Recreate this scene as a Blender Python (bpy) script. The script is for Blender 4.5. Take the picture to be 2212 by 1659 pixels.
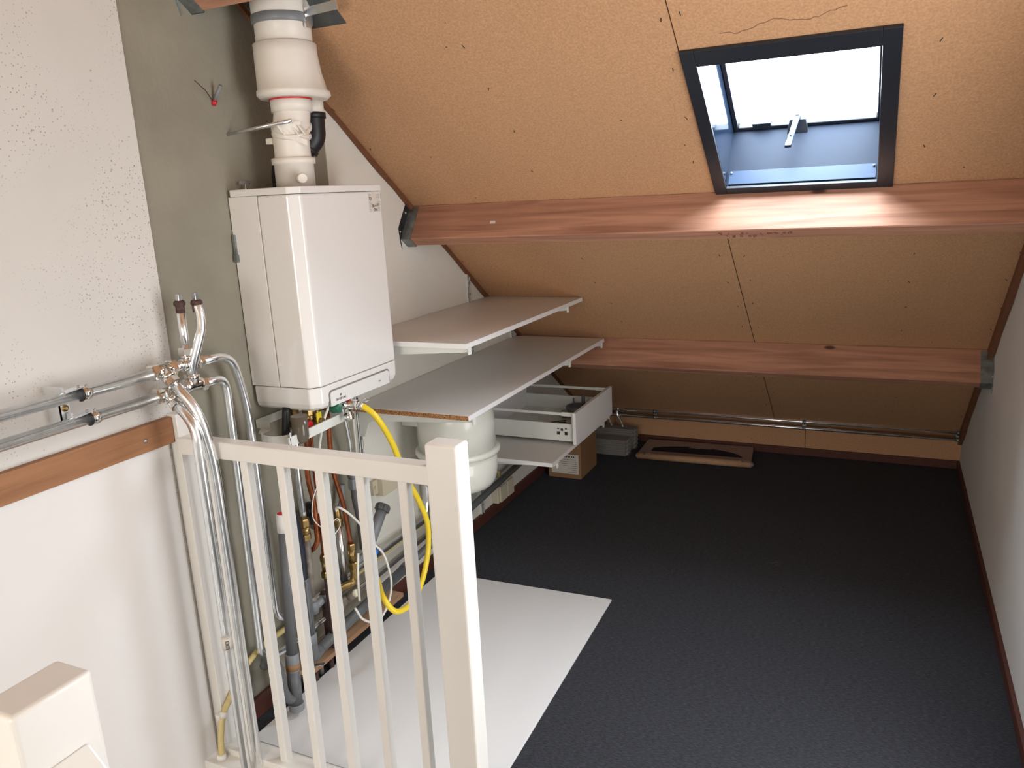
import bpy, bmesh, math, random
from mathutils import Vector, Matrix
from math import sin, cos, pi, radians as R_
random.seed(7)
for o in list(bpy.data.objects): bpy.data.objects.remove(o)
S = bpy.context.scene; COL = S.collection

# ------------------------------------------------------------------ camera, world, lights, exposure
yaw, pitch, roll, FPX = -0.446730, 0.237298, -0.0511447, 1704.58
fwd = Vector((sin(yaw)*cos(pitch), cos(yaw)*cos(pitch), -sin(pitch)))
rt = Vector((cos(yaw), -sin(yaw), 0)); up = rt.cross(fwd)
rt2 = rt*cos(roll)+up*sin(roll); up2 = -rt*sin(roll)+up*cos(roll)
cam = bpy.data.cameras.new('camera'); cam.sensor_width = 36; cam.lens = FPX/2212*36; cam.clip_start = .02
camo = bpy.data.objects.new('camera', cam); COL.objects.link(camo)
m = Matrix((rt2, up2, -fwd)).transposed().to_4x4(); m.translation = Vector((1.758, 0, 1.6)); camo.matrix_world = m
S.camera = camo
S.view_settings.view_transform = 'Standard'; S.view_settings.look = 'None'
S.view_settings.gamma = 1; S.view_settings.use_curve_mapping = False
S.view_settings.exposure = 0.53
W = bpy.data.worlds.new('world'); S.world = W; W.use_nodes = True
bg = W.node_tree.nodes['Background']; bg.inputs[0].default_value = (.78, .89, 1, 1); bg.inputs[1].default_value = 34.0
SL = .715                                     # pitch of both roof slopes
def zf(y): return .175+SL*(4.75-y)            # front slope height
YR = .10; ZR = zf(YR)
def zr(y): return ZR-SL*(YR-y)                # rear slope height
NF = Vector((0, SL, 1)).normalized(); UF = Vector((0, -1, SL)).normalized()    # front slope: outward, upslope
NR = Vector((0, -SL, 1)).normalized(); UR = Vector((0, 1, SL)).normalized()
def area(name, loc, normal, upv, sx, sy, power, color, portal=False):
    l = bpy.data.lights.new(name, 'AREA'); l.shape = 'RECTANGLE'; l.size = sx; l.size_y = sy
    l.energy = power; l.color = color
    o = bpy.data.objects.new(name, l); COL.objects.link(o)
    z = -Vector(normal); y = Vector(upv); x = y.cross(z)
    mm = Matrix((x, y, z)).transposed().to_4x4(); mm.translation = Vector(loc); o.matrix_world = mm
    if portal: l.cycles.is_portal = True
    return o
SKY = (1.223, 1.767, 2.266, 2.806)            # front skylight outer trim x0,x1,y0,y1
c1 = Vector((1.49, 2.544, zf(2.544)))
area('skylight_daylight', c1+NF*.30, -NF, UF, .56, .66, 0, (1, 1, 1), True)
# warm fill lamp added behind the camera; the end wall has no opening
area('end_fill_light', (1.1, -1.96, 1.30), (0, 1, 0), (0, 0, 1), 1.25, 1.1, 37, (1, .95, .88))
# daylight of the landing through the doorway in the right wall, beside the camera
area('doorway_daylight', (2.32, 1.48, 1.02), (-1, 0, 0), (0, 0, 1), .74, 1.9, 21, (.97, .97, 1))

# ------------------------------------------------------------------ materials
MATS = {}
def nt(name):
    mt = bpy.data.materials.new(name); mt.use_nodes = True; MATS[name] = mt
    t = mt.node_tree; return mt, t, t.nodes['Principled BSDF']
def plain(name, col, rough=.5, metal=0, spec=.5, noise=0, nscale=30, bump=0, bscale=80, coat=0, stretch=None, detail=4):
    mt, t, b = nt(name)
    b.inputs['Base Color'].default_value = (*col, 1); b.inputs['Roughness'].default_value = rough
    b.inputs['Metallic'].default_value = metal; b.inputs['Specular IOR Level'].default_value = spec
    b.inputs['Coat Weight'].default_value = coat
    if noise or bump:
        tc = t.nodes.new('ShaderNodeTexCoord'); mp = t.nodes.new('ShaderNodeMapping')
        t.links.new(tc.outputs['Object'], mp.inputs[0])
        if stretch: mp.inputs['Scale'].default_value = stretch
    if noise:
        n = t.nodes.new('ShaderNodeTexNoise'); n.inputs['Scale'].default_value = nscale; n.inputs['Detail'].default_value = detail
        t.links.new(mp.outputs[0], n.inputs['Vector'])
        cr = t.nodes.new('ShaderNodeValToRGB'); cr.color_ramp.elements[0].position = .32; cr.color_ramp.elements[1].position = .68
        cr.color_ramp.elements[0].color = (*[c*(1-noise) for c in col], 1)
        cr.color_ramp.elements[1].color = (*[min(1, c*(1+noise)) for c in col], 1)
        t.links.new(n.outputs[0], cr.inputs[0]); t.links.new(cr.outputs[0], b.inputs['Base Color'])
    if bump:
        n2 = t.nodes.new('ShaderNodeTexNoise'); n2.inputs['Scale'].default_value = bscale; n2.inputs['Detail'].default_value = 5
        t.links.new(mp.outputs[0], n2.inputs['Vector'])
        bp = t.nodes.new('ShaderNodeBump'); bp.inputs['Strength'].default_value = bump; bp.inputs['Distance'].default_value = .004
        t.links.new(n2.outputs[0], bp.inputs['Height']); t.links.new(bp.outputs[0], b.inputs['Normal'])
    return mt
def mixin(t, b, fac, col):
    """put a flat colour over whatever feeds Base Color, by factor socket"""
    mx = t.nodes.new('ShaderNodeMix'); mx.data_type = 'RGBA'
    src = b.inputs['Base Color'].links
    if src: t.links.new(src[0].from_socket, mx.inputs[6])
    else: mx.inputs[6].default_value = b.inputs['Base Color'].default_value
    mx.inputs[7].default_value = (*col, 1); t.links.new(fac, mx.inputs[0]); t.links.new(mx.outputs[2], b.inputs['Base Color'])
def ramp(t, src, p0, p1, inv=False):
    cr = t.nodes.new('ShaderNodeValToRGB'); e = cr.color_ramp.elements
    e[0].position = p0; e[1].position = p1
    if inv: e[0].color = (1, 1, 1, 1); e[1].color = (0, 0, 0, 1)
    else: e[0].color = (0, 0, 0, 1); e[1].color = (1, 1, 1, 1)
    t.links.new(src, cr.inputs[0]); return cr.outputs[0]
def tex(t, kind, scale, stretch=None, **kw):
    tc = t.nodes.new('ShaderNodeTexCoord'); mp = t.nodes.new('ShaderNodeMapping')
    t.links.new(tc.outputs['Object'], mp.inputs[0])
    if stretch: mp.inputs['Scale'].default_value = stretch
    n = t.nodes.new(kind); n.inputs['Scale'].default_value = scale
    for k, v in kw.items(): n.inputs[k].default_value = v
    t.links.new(mp.outputs[0], n.inputs['Vector']); return n

# white spray plaster with pinholes
m_plaster = plain('white_plaster', (.64, .615, .575), .85, spec=.2, noise=.02, nscale=3, bump=.12, bscale=220)
t = m_plaster.node_tree; b = t.nodes['Principled BSDF']
v = tex(t, 'ShaderNodeTexVoronoi', 46); big = tex(t, 'ShaderNodeTexNoise', 2.2, Detail=2)
mul = t.nodes.new('ShaderNodeMath'); mul.operation = 'MULTIPLY'
wn = t.nodes.new('ShaderNodeSeparateColor'); t.links.new(v.outputs['Color'], wn.inputs[0])
sub = t.nodes.new('ShaderNodeMath'); sub.operation = 'MULTIPLY'
t.links.new(ramp(t, v.outputs['Distance'], .15, .20, True), mul.inputs[0])
t.links.new(ramp(t, wn.outputs[0], .30, .34), mul.inputs[1])
t.links.new(mul.outputs[0], sub.inputs[0]); t.links.new(ramp(t, big.outputs[0], .38, .50), sub.inputs[1])
mixin(t, b, sub.outputs[0], (.10, .085, .075))
v = tex(t, 'ShaderNodeTexVoronoi', 110); m2 = t.nodes.new('ShaderNodeMath'); m2.operation = 'MULTIPLY'; big2 = tex(t, 'ShaderNodeTexNoise', 3.1, Detail=3)
t.links.new(ramp(t, v.outputs['Distance'], .16, .22, True), m2.inputs[0]); t.links.new(ramp(t, big2.outputs[0], .46, .62), m2.inputs[1])
mixin(t, b, m2.outputs[0], (.36, .33, .30))
m_plain_plaster = plain('painted_wall', (.78, .755, .68), .85, spec=.2, noise=.03, nscale=4, bump=.35, bscale=90)
m_right = plain('right_wall_paint', (.74, .735, .72), .85, spec=.2, noise=.03, nscale=4, bump=.2, bscale=60)
m_concrete = plain('bare_concrete', (.275, .255, .20), .85, spec=.25, noise=.09, nscale=4.5, bump=.25, bscale=60, detail=8)
t = m_concrete.node_tree; b = t.nodes['Principled BSDF']
n = tex(t, 'ShaderNodeTexNoise', 9, (1, 1, .35), Detail=8); mixin(t, b, ramp(t, n.outputs[0], .72, .92), (.36, .34, .28))
# roof chipboard, purlin wood, other woods
def chip(name, col):
    mt = plain(name, col, .75, spec=.25, noise=.13, nscale=160, bump=.25, bscale=160, detail=2)
    t = mt.node_tree; b = t.nodes['Principled BSDF']
    v = tex(t, 'ShaderNodeTexVoronoi', 9, (1, 1, 1)); mixin(t, b, ramp(t, v.outputs['Distance'], .018, .03, True), (.05, .028, .015))
    return mt
m_chip = chip('roof_chipboard', (.51, .29, .155))
m_edge = plain('raw_chipboard_edge', (.34, .17, .07), .85, spec=.2, noise=.6, nscale=220, detail=2)
def wood(name, col, dark, axis=0, scale=7, rough=.6, knots=True, amount=.5):
    st = [26, 26, 26]; st[axis] = 1.4
    mt, t, b = nt(name); b.inputs['Roughness'].default_value = rough; b.inputs['Specular IOR Level'].default_value = .3
    n = tex(t, 'ShaderNodeTexNoise', 1.6, st, Detail=6, Distortion=.8)
    b.inputs['Base Color'].default_value = (*col, 1)
    f = ramp(t, n.outputs[0], .35, .75); mm = t.nodes.new('ShaderNodeMath'); mm.operation = 'MULTIPLY'; mm.inputs[1].default_value = amount
    t.links.new(f, mm.inputs[0]); mixin(t, b, mm.outputs[0], dark)
    if knots:
        st2 = [7, 7, 7]; st2[axis] = 2.6
        v = tex(t, 'ShaderNodeTexVoronoi', 1.0, st2); mixin(t, b, ramp(t, v.outputs['Distance'], .045, .085, True), tuple(c*.35 for c in dark))
    bp = t.nodes.new('ShaderNodeBump'); bp.inputs['Strength'].default_value = .15; bp.inputs['Distance'].default_value = .003
    t.links.new(n.outputs[0], bp.inputs['Height']); t.links.new(bp.outputs[0], b.inputs['Normal'])
    return mt
m_purlin = wood('purlin_wood', (.46, .235, .15), (.22, .095, .06), 0, amount=.85)
m_hardwood = wood('hardwood_strip', (.36, .17, .08), (.20, .085, .035), 1, knots=False, amount=.7)
m_ply = wood('plywood', (.48, .30, .18), (.33, .19, .10), 1, knots=False)
m_skirt = wood('stained_skirting', (.10, .035, .026), (.06, .02, .015), 1, knots=False, rough=.5)
m_lath = wood('slope_lath', (.20, .085, .04), (.12, .045, .025), 1, knots=False)
# carpet
m_carpet = plain('charcoal_carpet', (.012, .0145, .022), .95, spec=.15, noise=.75, nscale=22, bump=.8, bscale=150, stretch=(3.5, 11, 8), detail=10)
t = m_carpet.node_tree; b = t.nodes['Principled BSDF']
n = tex(t, 'ShaderNodeTexNoise', 40, (1.6, 8, 6), Detail=8, Roughness=.75)
mixin(t, b, ramp(t, n.outputs[0], .47, .68), (.070, .074, .092))
b.inputs['Sheen Weight'].default_value = .12; b.inputs['Sheen Roughness'].default_value = .5
v = tex(t, 'ShaderNodeTexVoronoi', 1.9); n = tex(t, 'ShaderNodeTexNoise', 60, Detail=3)
mm = t.nodes.new('ShaderNodeMath'); mm.operation = 'MULTIPLY'
t.links.new(ramp(t, v.outputs['Distance'], .02, .07, True), mm.inputs[0]); t.links.new(ramp(t, n.outputs[0], .5, .7), mm.inputs[1])
mixin(t, b, mm.outputs[0], (.13, .12, .085))
# paints, plastics, metals
m_cream = plain('cream_gloss_paint', (.80, .775, .725), .32, spec=.5, bump=.08, bscale=40)
m_panelw = plain('smooth_white_panel', (.76, .735, .71), .55, spec=.3, bump=.05, bscale=200)
m_melamine = plain('white_melamine', (.77, .76, .745), .38, spec=.4)
m_shelfmel = plain('shelf_melamine', (.72, .70, .66), .4, spec=.4)
m_boiler = plain('boiler_enamel', (.76, .74, .71), .16, spec=.5)
m_pvcw = plain('white_flue_plastic', (.76, .71, .64), .38, spec=.45)
m_metalw = plain('white_coated_steel', (.70, .71, .66), .4, spec=.45)
m_vessel = plain('vessel_enamel', (.69, .69, .62), .22, spec=.5)
m_galv = plain('galvanised_steel', (.88, .91, .93), .22, metal=.95, noise=.08, nscale=25)
m_zinc = plain('dull_zinc_plate', (.28, .31, .31), .5, metal=.85, noise=.3, nscale=30)
m_dzinc = plain('dark_zinc_flashing', (.16, .18, .18), .55, metal=.8, noise=.15, nscale=12)
m_chrome = plain('chrome', (.78, .77, .74), .12, metal=1)
m_steel = plain('screw_steel', (.5, .5, .5), .35, metal=1)
m_copper = plain('copper', (.42, .135, .06), .32, metal=.9, noise=.35, nscale=18)
m_brass = plain('brass', (.34, .23, .09), .35, metal=.9, noise=.35, nscale=60)
m_hemp = plain('hemp_jointed_thread', (.07, .035, .03), .8, noise=.4, nscale=120)
m_dkpipe = plain('old_painted_pipe', (.23, .20, .165), .6, metal=.3, noise=.35, nscale=30)
m_pvc = plain('grey_pvc', (.115, .12, .125), .42, spec=.4)
m_pvcl = plain('light_grey_pvc', (.20, .21, .22), .42, spec=.4)
m_black = plain('black_rubber', (.008, .009, .012), .45)
m_navy = plain('dark_blue_flex', (.012, .016, .028), .45)
m_ivory = plain('ivory_plastic', (.62, .56, .42), .45)
m_yflex = plain('yellow_flex_conduit', (.62, .50, .22), .45)
m_yhose = plain('yellow_hose', (.80, .60, .03), .35)
m_white = plain('white_cable', (.75, .74, .68), .5)
m_red = plain('red_plastic', (.55, .02, .03), .35)
m_green = plain('green_plastic', (.01, .12, .07), .35)
m_yellow = plain('yellow_plastic', (.75, .60, .03), .4)
m_blue = plain('blue_plastic', (.01, .12, .5), .4)
m_cap = plain('pale_cap', (.8, .78, .6), .4)
m_frame = plain('black_skylight_plastic', (.018, .021, .028), .35, spec=.5)
m_shaft = plain('glossy_black_kerb', (.010, .016, .03), .07, spec=.9)
m_kerbm = plain('matte_kerb', (.008, .013, .026), .6, spec=.2)
m_ledge = plain('skylight_metal_ledge', (.02, .04, .085), .5, spec=.3)
m_card = plain('brown_cardboard', (.30, .17, .085), .8, spec=.2, noise=.08, nscale=12)
m_paper = plain('label_paper', (.66, .61, .54), .7)
m_ink = plain('black_ink', (.02, .018, .02), .6)
m_inkg = plain('grey_print', (.22, .2, .19), .6)
m_corr = plain('grey_corrugated_plastic', (.27, .26, .24), .7, spec=.25)
m_dark = plain('dark_insert', (.004, .008, .022), .6, spec=.2)
m_wrap = plain('packaging_film', (.24, .18, .18), .3, spec=.5)
m_backing = plain('dark_backing', (.05, .03, .02), .9)
m_dust = plain('grey_grime', (.03, .03, .03), .9)
# clear siphon cup
m_clear, t, b = nt('smoked_clear_plastic'); b.inputs['Base Color'].default_value = (.12, .10, .07, 1); b.inputs['Roughness'].default_value = .15; b.inputs['Alpha'].default_value = .85
# skylight pane: clear sheet with surface reflection
m_pane = bpy.data.materials.new('clear_pane'); m_pane.use_nodes = True; t = m_pane.node_tree; t.nodes.clear()
o_ = t.nodes.new('ShaderNodeOutputMaterial'); mx = t.nodes.new('ShaderNodeMixShader'); tr = t.nodes.new('ShaderNodeBsdfTransparent')
gl = t.nodes.new('ShaderNodeBsdfGlossy'); gl.inputs['Roughness'].default_value = .03; tr.inputs[0].default_value = (.93, .95, .96, 1)
mx.inputs[0].default_value = .06
t.links.new(tr.outputs[0], mx.inputs[1]); t.links.new(gl.outputs[0], mx.inputs[2]); t.links.new(mx.outputs[0], o_.inputs[0])

# ------------------------------------------------------------------ mesh builder
class MB:
    def __init__(s): s.v = []; s.f = []; s.sm = []
    def add(s, vs, fs, smooth=False):
        k = len(s.v); s.v += [Vector(p) for p in vs]; s.f += [[i+k for i in f] for f in fs]; s.sm += [smooth]*len(fs); return s
    def box(s, x0, x1, y0, y1, z0, z1):
        return s.add([(x, y, z) for x in (x0, x1) for y in (y0, y1) for z in (z0, z1)],
                     [(0, 1, 3, 2), (4, 6, 7, 5), (0, 4, 5, 1), (2, 3, 7, 6), (0, 2, 6, 4), (1, 5, 7, 3)])
    def frame_box(s, o, a, b, c):         # parallelepiped from corner o, edges a b c
        o, a, b, c = map(Vector, (o, a, b, c))
        vs = [o+a*i+b*j+c*k for i in (0, 1) for j in (0, 1) for k in (0, 1)]
        return s.add(vs, [(0, 1, 3, 2), (4, 6, 7, 5), (0, 4, 5, 1), (2, 3, 7, 6), (0, 2, 6, 4), (1, 5, 7, 3)])
    def prism(s, poly, d):                # planar polygon (3D points) extruded by vector d
        n = len(poly); d = Vector(d); vs = [Vector(p) for p in poly]; vs += [p+d for p in vs]
        return s.add(vs, [list(range(n))[::-1], list(range(n, 2*n))]+[(i, (i+1) % n, (i+1) % n+n, i+n) for i in range(n)])
    def lathe(s, prof, o, axis=(0, 0, 1), seg=32, smooth=True):     # prof: (r, h) list
        o = Vector(o); ax = Vector(axis).normalized(); q = ax.to_track_quat('Z', 'Y'); vs = []; fs = []
        for r, h in prof:
            for i in range(seg):
                a = 2*pi*i/seg; vs.append(o+q @ Vector((r*cos(a), r*sin(a), h)))
        for j in range(len(prof)-1):
            for i in range(seg): i2 = (i+1) % seg; fs.append((j*seg+i, j*seg+i2, (j+1)*seg+i2, (j+1)*seg+i))
        s.add(vs, fs, smooth)
        k = len(s.v)-len(vs)
        if prof[0][0] > 1e-5: s.f.append([k+i for i in range(seg)][::-1]); s.sm.append(False)
        if prof[-1][0] > 1e-5: s.f.append([k+(len(prof)-1)*seg+i for i in range(seg)]); s.sm.append(False)
        return s
    def cyl(s, p0, p1, r, seg=20, r2=None):
        p0, p1 = Vector(p0), Vector(p1); return s.lathe([(r, 0), (r if r2 is None else r2, (p1-p0).length)], p0, p1-p0, seg)
    def nut(s, p0, p1, r): 
        p0, p1 = Vector(p0), Vector(p1); L = (p1-p0).length
        return s.lathe([(r*.86, 0), (r, L*.15), (r, L*.85), (r*.86, L)], p0, p1-p0, 6, False)
    def tube(s, pts, r, seg=14, ribs=0, flat=None):
        pts = [Vector(p) for p in pts]; n = len(pts); fr = []
        tg = [(pts[min(i+1, n-1)]-pts[max(i-1, 0)]).normalized() for i in range(n)]
        u = tg[0].orthogonal().normalized(); vs = []; fs = []
        for i in range(n):
            u = (u-tg[i]*u.dot(tg[i])).normalized(); w = tg[i].cross(u)
            rr = r*(1+ribs*(1 if i % 2 else -1)) if ribs else r
            for k in range(seg): a = 2*pi*k/seg; vs.append(pts[i]+(u*cos(a)+w*sin(a))*rr)
        for i in range(n-1):
            for k in range(seg): k2 = (k+1) % seg; fs.append((i*seg+k, i*seg+k2, (i+1)*seg+k2, (i+1)*seg+k))
        k0 = len(s.v); s.add(vs, fs, True)
        s.f.append([k0+k for k in range(seg)][::-1]); s.sm.append(False)
        s.f.append([k0+(n-1)*seg+k for k in range(seg)]); s.sm.append(False)
        return s
def fillet(pts, r, n=8):
    pts = [Vector(p) for p in pts]; out = [pts[0]]
    for i in range(1, len(pts)-1):
        a, b_, c = pts[i-1], pts[i], pts[i+1]; d1 = (a-b_); d2 = (c-b_); rr = min(r, d1.length*.49, d2.length*.49)
        p, q = b_+d1.normalized()*rr, b_+d2.normalized()*rr
        for k in range(n+1): t_ = k/n; out.append(p*(1-t_)**2+b_*2*t_*(1-t_)+q*t_**2)
    out.append(pts[-1]); return out
def spline(pts, n=6):
    P = [Vector(p) for p in pts]; P = [P[0]*2-P[1]]+P+[P[-1]*2-P[-2]]; out = []
    for i in range(1, len(P)-2):
        for k in range(n):
            t_ = k/n; out.append(.5*((2*P[i])+(P[i+1]-P[i-1])*t_+(2*P[i-1]-5*P[i]+4*P[i+1]-P[i+2])*t_*t_+(-P[i-1]+3*P[i]-3*P[i+1]+P[i+2])*t_**3))
    out.append(P[-2]); return out
def resample(pts, step):
    out = [pts[0]]; acc = 0
    for a, b_ in zip(pts, pts[1:]):
        L = (b_-a).length; d = step-acc
        while d <= L: out.append(a+(b_-a)*(d/L)); d += step
        acc = L-(d-step)
    return out
BASE = {}
def thing(name, label, cat, loc=(0, 0, 0), group=None, kind=None):
    o = bpy.data.objects.new(name, None); COL.objects.link(o); o.location = loc; o.empty_display_size = .05
    BASE[o.name] = Vector(loc)
    if kind: o['kind'] = kind
    if label: o['label'] = label; o['category'] = cat
    if group: o['group'] = group
    return o
def obj(name, mb, mat, parent=None, bevel=0, seg=2, label=None, cat=None, group=None, kind=None, origin=None):
    if parent is not None: base = BASE[parent.name]
    elif origin is not None: base = Vector(origin)
    else:
        xs = [p.x for p in mb.v]; ys = [p.y for p in mb.v]; zs = [p.z for p in mb.v]
        base = Vector(((min(xs)+max(xs))/2, (min(ys)+max(ys))/2, min(zs)))
        if kind == 'structure': base = Vector((0, 0, 0))
    me = bpy.data.meshes.new(name); me.from_pydata([tuple(p-base) for p in mb.v], [], mb.f)
    me.polygons.foreach_set('use_smooth', mb.sm)
    bm = bmesh.new(); bm.from_mesh(me); bmesh.ops.recalc_face_normals(bm, faces=bm.faces[:])
    if bevel:
        ed = [e for e in bm.edges if len(e.link_faces) == 2 and e.calc_face_angle(0) > .6]
        bmesh.ops.bevel(bm, geom=ed, offset=bevel, segments=seg, affect='EDGES', profile=.5, clamp_overlap=True)
        if seg > 1:
            for f in bm.faces: f.smooth = f.smooth or f.calc_area() < bevel*bevel*8
    bm.to_mesh(me); bm.free(); me.materials.append(mat)
    o = bpy.data.objects.new(name, me); COL.objects.link(o); BASE[o.name] = base
    if parent is not None: o.parent = parent
    else: o.location = base
    if parent is not None and parent.parent is not None: pass
    if kind: o['kind'] = kind
    if label: o['label'] = label
    if cat: o['category'] = cat
    if group: o['group'] = group
    return o
def sub(name, mb, mat, part, **kw):           # a sub-part: same base as its part
    return obj(name, mb, mat, part, **kw)
def dup(root, shift, label=None, group=None):
    r = root.copy(); COL.objects.link(r); r.location = root.location+Vector(shift)
    BASE[r.name] = BASE[root.name]+Vector(shift)
    if label: r['label'] = label
    if group: r['group'] = group
    for ch in list(root.children):
        c = ch.copy(); COL.objects.link(c); c.parent = r
        for g in ch.children: d = g.copy(); COL.objects.link(d); d.parent = c
    return r
def text(name, body, size, loc, xaxis, yaxis, mat, parent, depth=.0004, **kw):
    cu = bpy.data.curves.new(name, 'FONT'); cu.body = body; cu.size = size; cu.extrude = depth; cu.resolution_u = 2
    tmp = bpy.data.objects.new('tmp', cu); COL.objects.link(tmp); bpy.context.view_layer.update()
    me = bpy.data.meshes.new_from_object(tmp.evaluated_get(bpy.context.evaluated_depsgraph_get())); bpy.data.objects.remove(tmp)
    x = Vector(xaxis).normalized(); y = Vector(yaxis).normalized(); z = x.cross(y); base = BASE[parent.name]
    mm = Matrix((x, y, z)).transposed().to_4x4(); mm.translation = Vector(loc)-base; me.transform(mm)
    me.materials.clear(); me.materials.append(mat); o = bpy.data.objects.new(name, me); COL.objects.link(o); o.parent = parent; BASE[o.name] = base
    return o

# ------------------------------------------------------------------ the room shell
WR = 2.19; YB = 4.75; YREAR = -2.0; T = .14
FE = 1.425                                    # edge of the stairwell opening
obj('knee_light_block', MB().box(-.1, WR+.1, YB+.019, YB+.10, -.2, .5), m_backing, kind='structure')  # unseen block added behind the knee wall to stop light through its seam
fl = thing('floor', None, None, kind='structure')
obj('carpet', MB().box(0, WR, FE, YB, -.05, 0), m_carpet, fl)
obj('carpet', MB().box(.93, WR, YREAR, FE, -.05, 0), m_carpet, fl)
obj('carpet', MB().box(0, .93, YREAR, -1.4, -.05, 0), m_carpet, fl)
obj('floor_slab', MB().box(-.1, WR+.1, FE+.01, YB+.1, -.26, -.05), m_panelw, fl)
obj('floor_slab', MB().box(.95, WR+.1, YREAR, FE+.01, -.26, -.05), m_panelw, fl)
obj('floor_slab', MB().box(-.1, .95, YREAR, -1.42, -.26, -.05), m_panelw, fl)
def gable(y0, y1, x0, x1, zb=0):
    ys = sorted({y0, y1} | ({YR} if y0 < YR < y1 else set()))
    top = [(y, zf(y) if y >= YR else zr(y)) for y in ys]
    poly = [(x0, y0, zb), (x0, y1, zb)]+[(x0, y, z) for y, z in reversed(top)]
    return MB().prism(poly, (x1-x0, 0, 0))
wl = thing('wall_left', None, None, kind='structure')
obj('bare_concrete', gable(1.515, 2.285, 0, -T, -.26), m_concrete, wl)
obj('speckled_plaster', gable(YREAR, 1.515, .004, -T, -2.6), m_plaster, wl)
obj('painted_plaster', gable(2.285, YB+.1, .003, -T, -.26), m_plain_plaster, wl)
wr = thing('wall_right', None, None, kind='structure')
DA, DB = 1.10, 1.86
obj('painted_plaster', gable(YREAR, DA, WR, WR+T, -2.6), m_right, wr); obj('painted_plaster', gable(DB, YB+.1, WR, WR+T, -2.6), m_right, wr)
obj('painted_plaster', gable(DA, DB, WR, WR+T, 2.02), m_right, wr)
X0_, X1_ = WR+T, WR+T+.75
obj('landing_light_block', MB().box(X1_, X1_+.05, .5, 2.5, -.05, 2.5).box(X0_, X1_, .45, .5, -.05, 2.5).box(X0_, X1_, 2.5, 2.55, -.05, 2.5).box(WR, X1_, .5, 2.5, -.05, 0).box(X0_, X1_, .5, 2.5, 2.45, 2.5), m_plain_plaster, kind='structure')  # unseen box added beyond the doorway to keep stray sky light out
d1 = thing('door_1', None, None, kind='structure', loc=(WR, 1.48, 0))
obj('door_frame', MB().box(WR-.012, WR+T, DA-.05, DA+.01, 0, 2.06).box(WR-.012, WR+T, DB-.01, DB+.05, 0, 2.06).box(WR-.012, WR+T, DA+.01, DB-.01, 2.01, 2.06), m_cream, d1)
wb = thing('wall_back', None, None, kind='structure')
obj('panel', MB().box(0, 1.385, YB, YB+.018, 0, .22), m_chip, wb)
obj('panel', MB().box(1.388, WR, YB, YB+.018, 0, .22), m_chip, wb)
obj('wall_front', MB().box(0, WR, YREAR-.12, YREAR, -2.6, zr(YREAR)+.1), m_plain_plaster, kind='structure')
fill_fr = thing('fill_light_frame', None, None, kind='structure', loc=(1.1, YREAR, .85))  # frame added round the fill lamp; the wall behind it is closed
obj('frame', MB().box(.40, .45, YREAR, YREAR+.05, .85, 2.05).box(1.75, 1.80, YREAR, YREAR+.05, .85, 2.05).box(.45, 1.75, YREAR, YREAR+.05, .85, .90).box(.45, 1.75, YREAR, YREAR+.05, 2.0, 2.05), m_cream, fill_fr)
obj('floor_lower', MB().box(-.1, WR, YREAR, FE+.3, -2.65, -2.6), m_panelw, kind='structure')
obj('wall_stairwell', MB().box(.93, .95, -1.4, FE, -2.6, -.05).box(0, .95, FE, FE+.02, -2.6, -.26), m_panelw, kind='structure')
# stairwell lining below the hardwood strip and the white half post against the wall
obj('trim_1', MB().box(.004, .014, YREAR, 1.455, -2.6, .985), m_panelw, kind='structure')
ce = thing('ceiling', None, None, kind='structure')
def slope_panel(x0, x1, ya, yb, hole=None):
    mb = MB(); d = NF*.016
    P = lambda x, y: Vector((x, y, zf(y)))
    rects = [(x0, x1, ya, yb)] if not hole else [(x0, hole[0], ya, yb), (hole[1], x1, ya, yb), (hole[0], hole[1], ya, hole[2]), (hole[0], hole[1], hole[3], yb)]
    for a, b_, c, e in rects:
        if b_-a > .001 and e-c > .001: mb.prism([P(a, c), P(b_, c), P(b_, e), P(a, e)], d)
    obj('panel', mb, m_chip, ce)
HOLE = (1.262, 1.722, 2.313, 2.775); RH = (1.241, 1.743, 2.292, 2.796)
rows = [(YR, .817), (.821, 1.806), (1.81, 2.858), (2.862, 3.858), (3.862, 4.76)]
for ya, yb in rows:
    slope_panel(0, 1.219, ya, yb); slope_panel(1.2225, WR, ya, yb, RH if ya == 1.81 else None)
# roof backing added to block light at board seams, with skylight hole; rear slope
P = lambda x, y: Vector((x, y, zf(y)))
mb = MB(); off = NF*.016
for a, b_, c, e in [(-.14, RH[0], YR-.02, 5.0), (RH[1], WR+.14, YR-.02, 5.0), (RH[0], RH[1], YR-.02, RH[2]), (RH[0], RH[1], RH[3], 5.0)]:
    mb.prism([P(a, c)+off, P(b_, c)+off, P(b_, e)+off, P(a, e)+off], NF*.10)
obj('dark_backing', mb, m_backing, ce)
Q = lambda x, y: Vector((x, y, zr(y)))
mb = MB()
for a, b_, c, e in [(0, WR, YREAR, YR)]:
    mb.prism([Q(a, c), Q(b_, c), Q(b_, e), Q(a, e)], NR*.016)
obj('panel', mb, m_chip, ce)
mb = MB()
for a, b_, c, e in [(-.14, WR+.14, YREAR-.1, YR+.02)]:
    mb.prism([Q(a, c)+NR*.016, Q(b_, c)+NR*.016, Q(b_, e)+NR*.016, Q(a, e)+NR*.016], NR*.10)
obj('dark_backing', mb, m_backing, ce)
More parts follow.
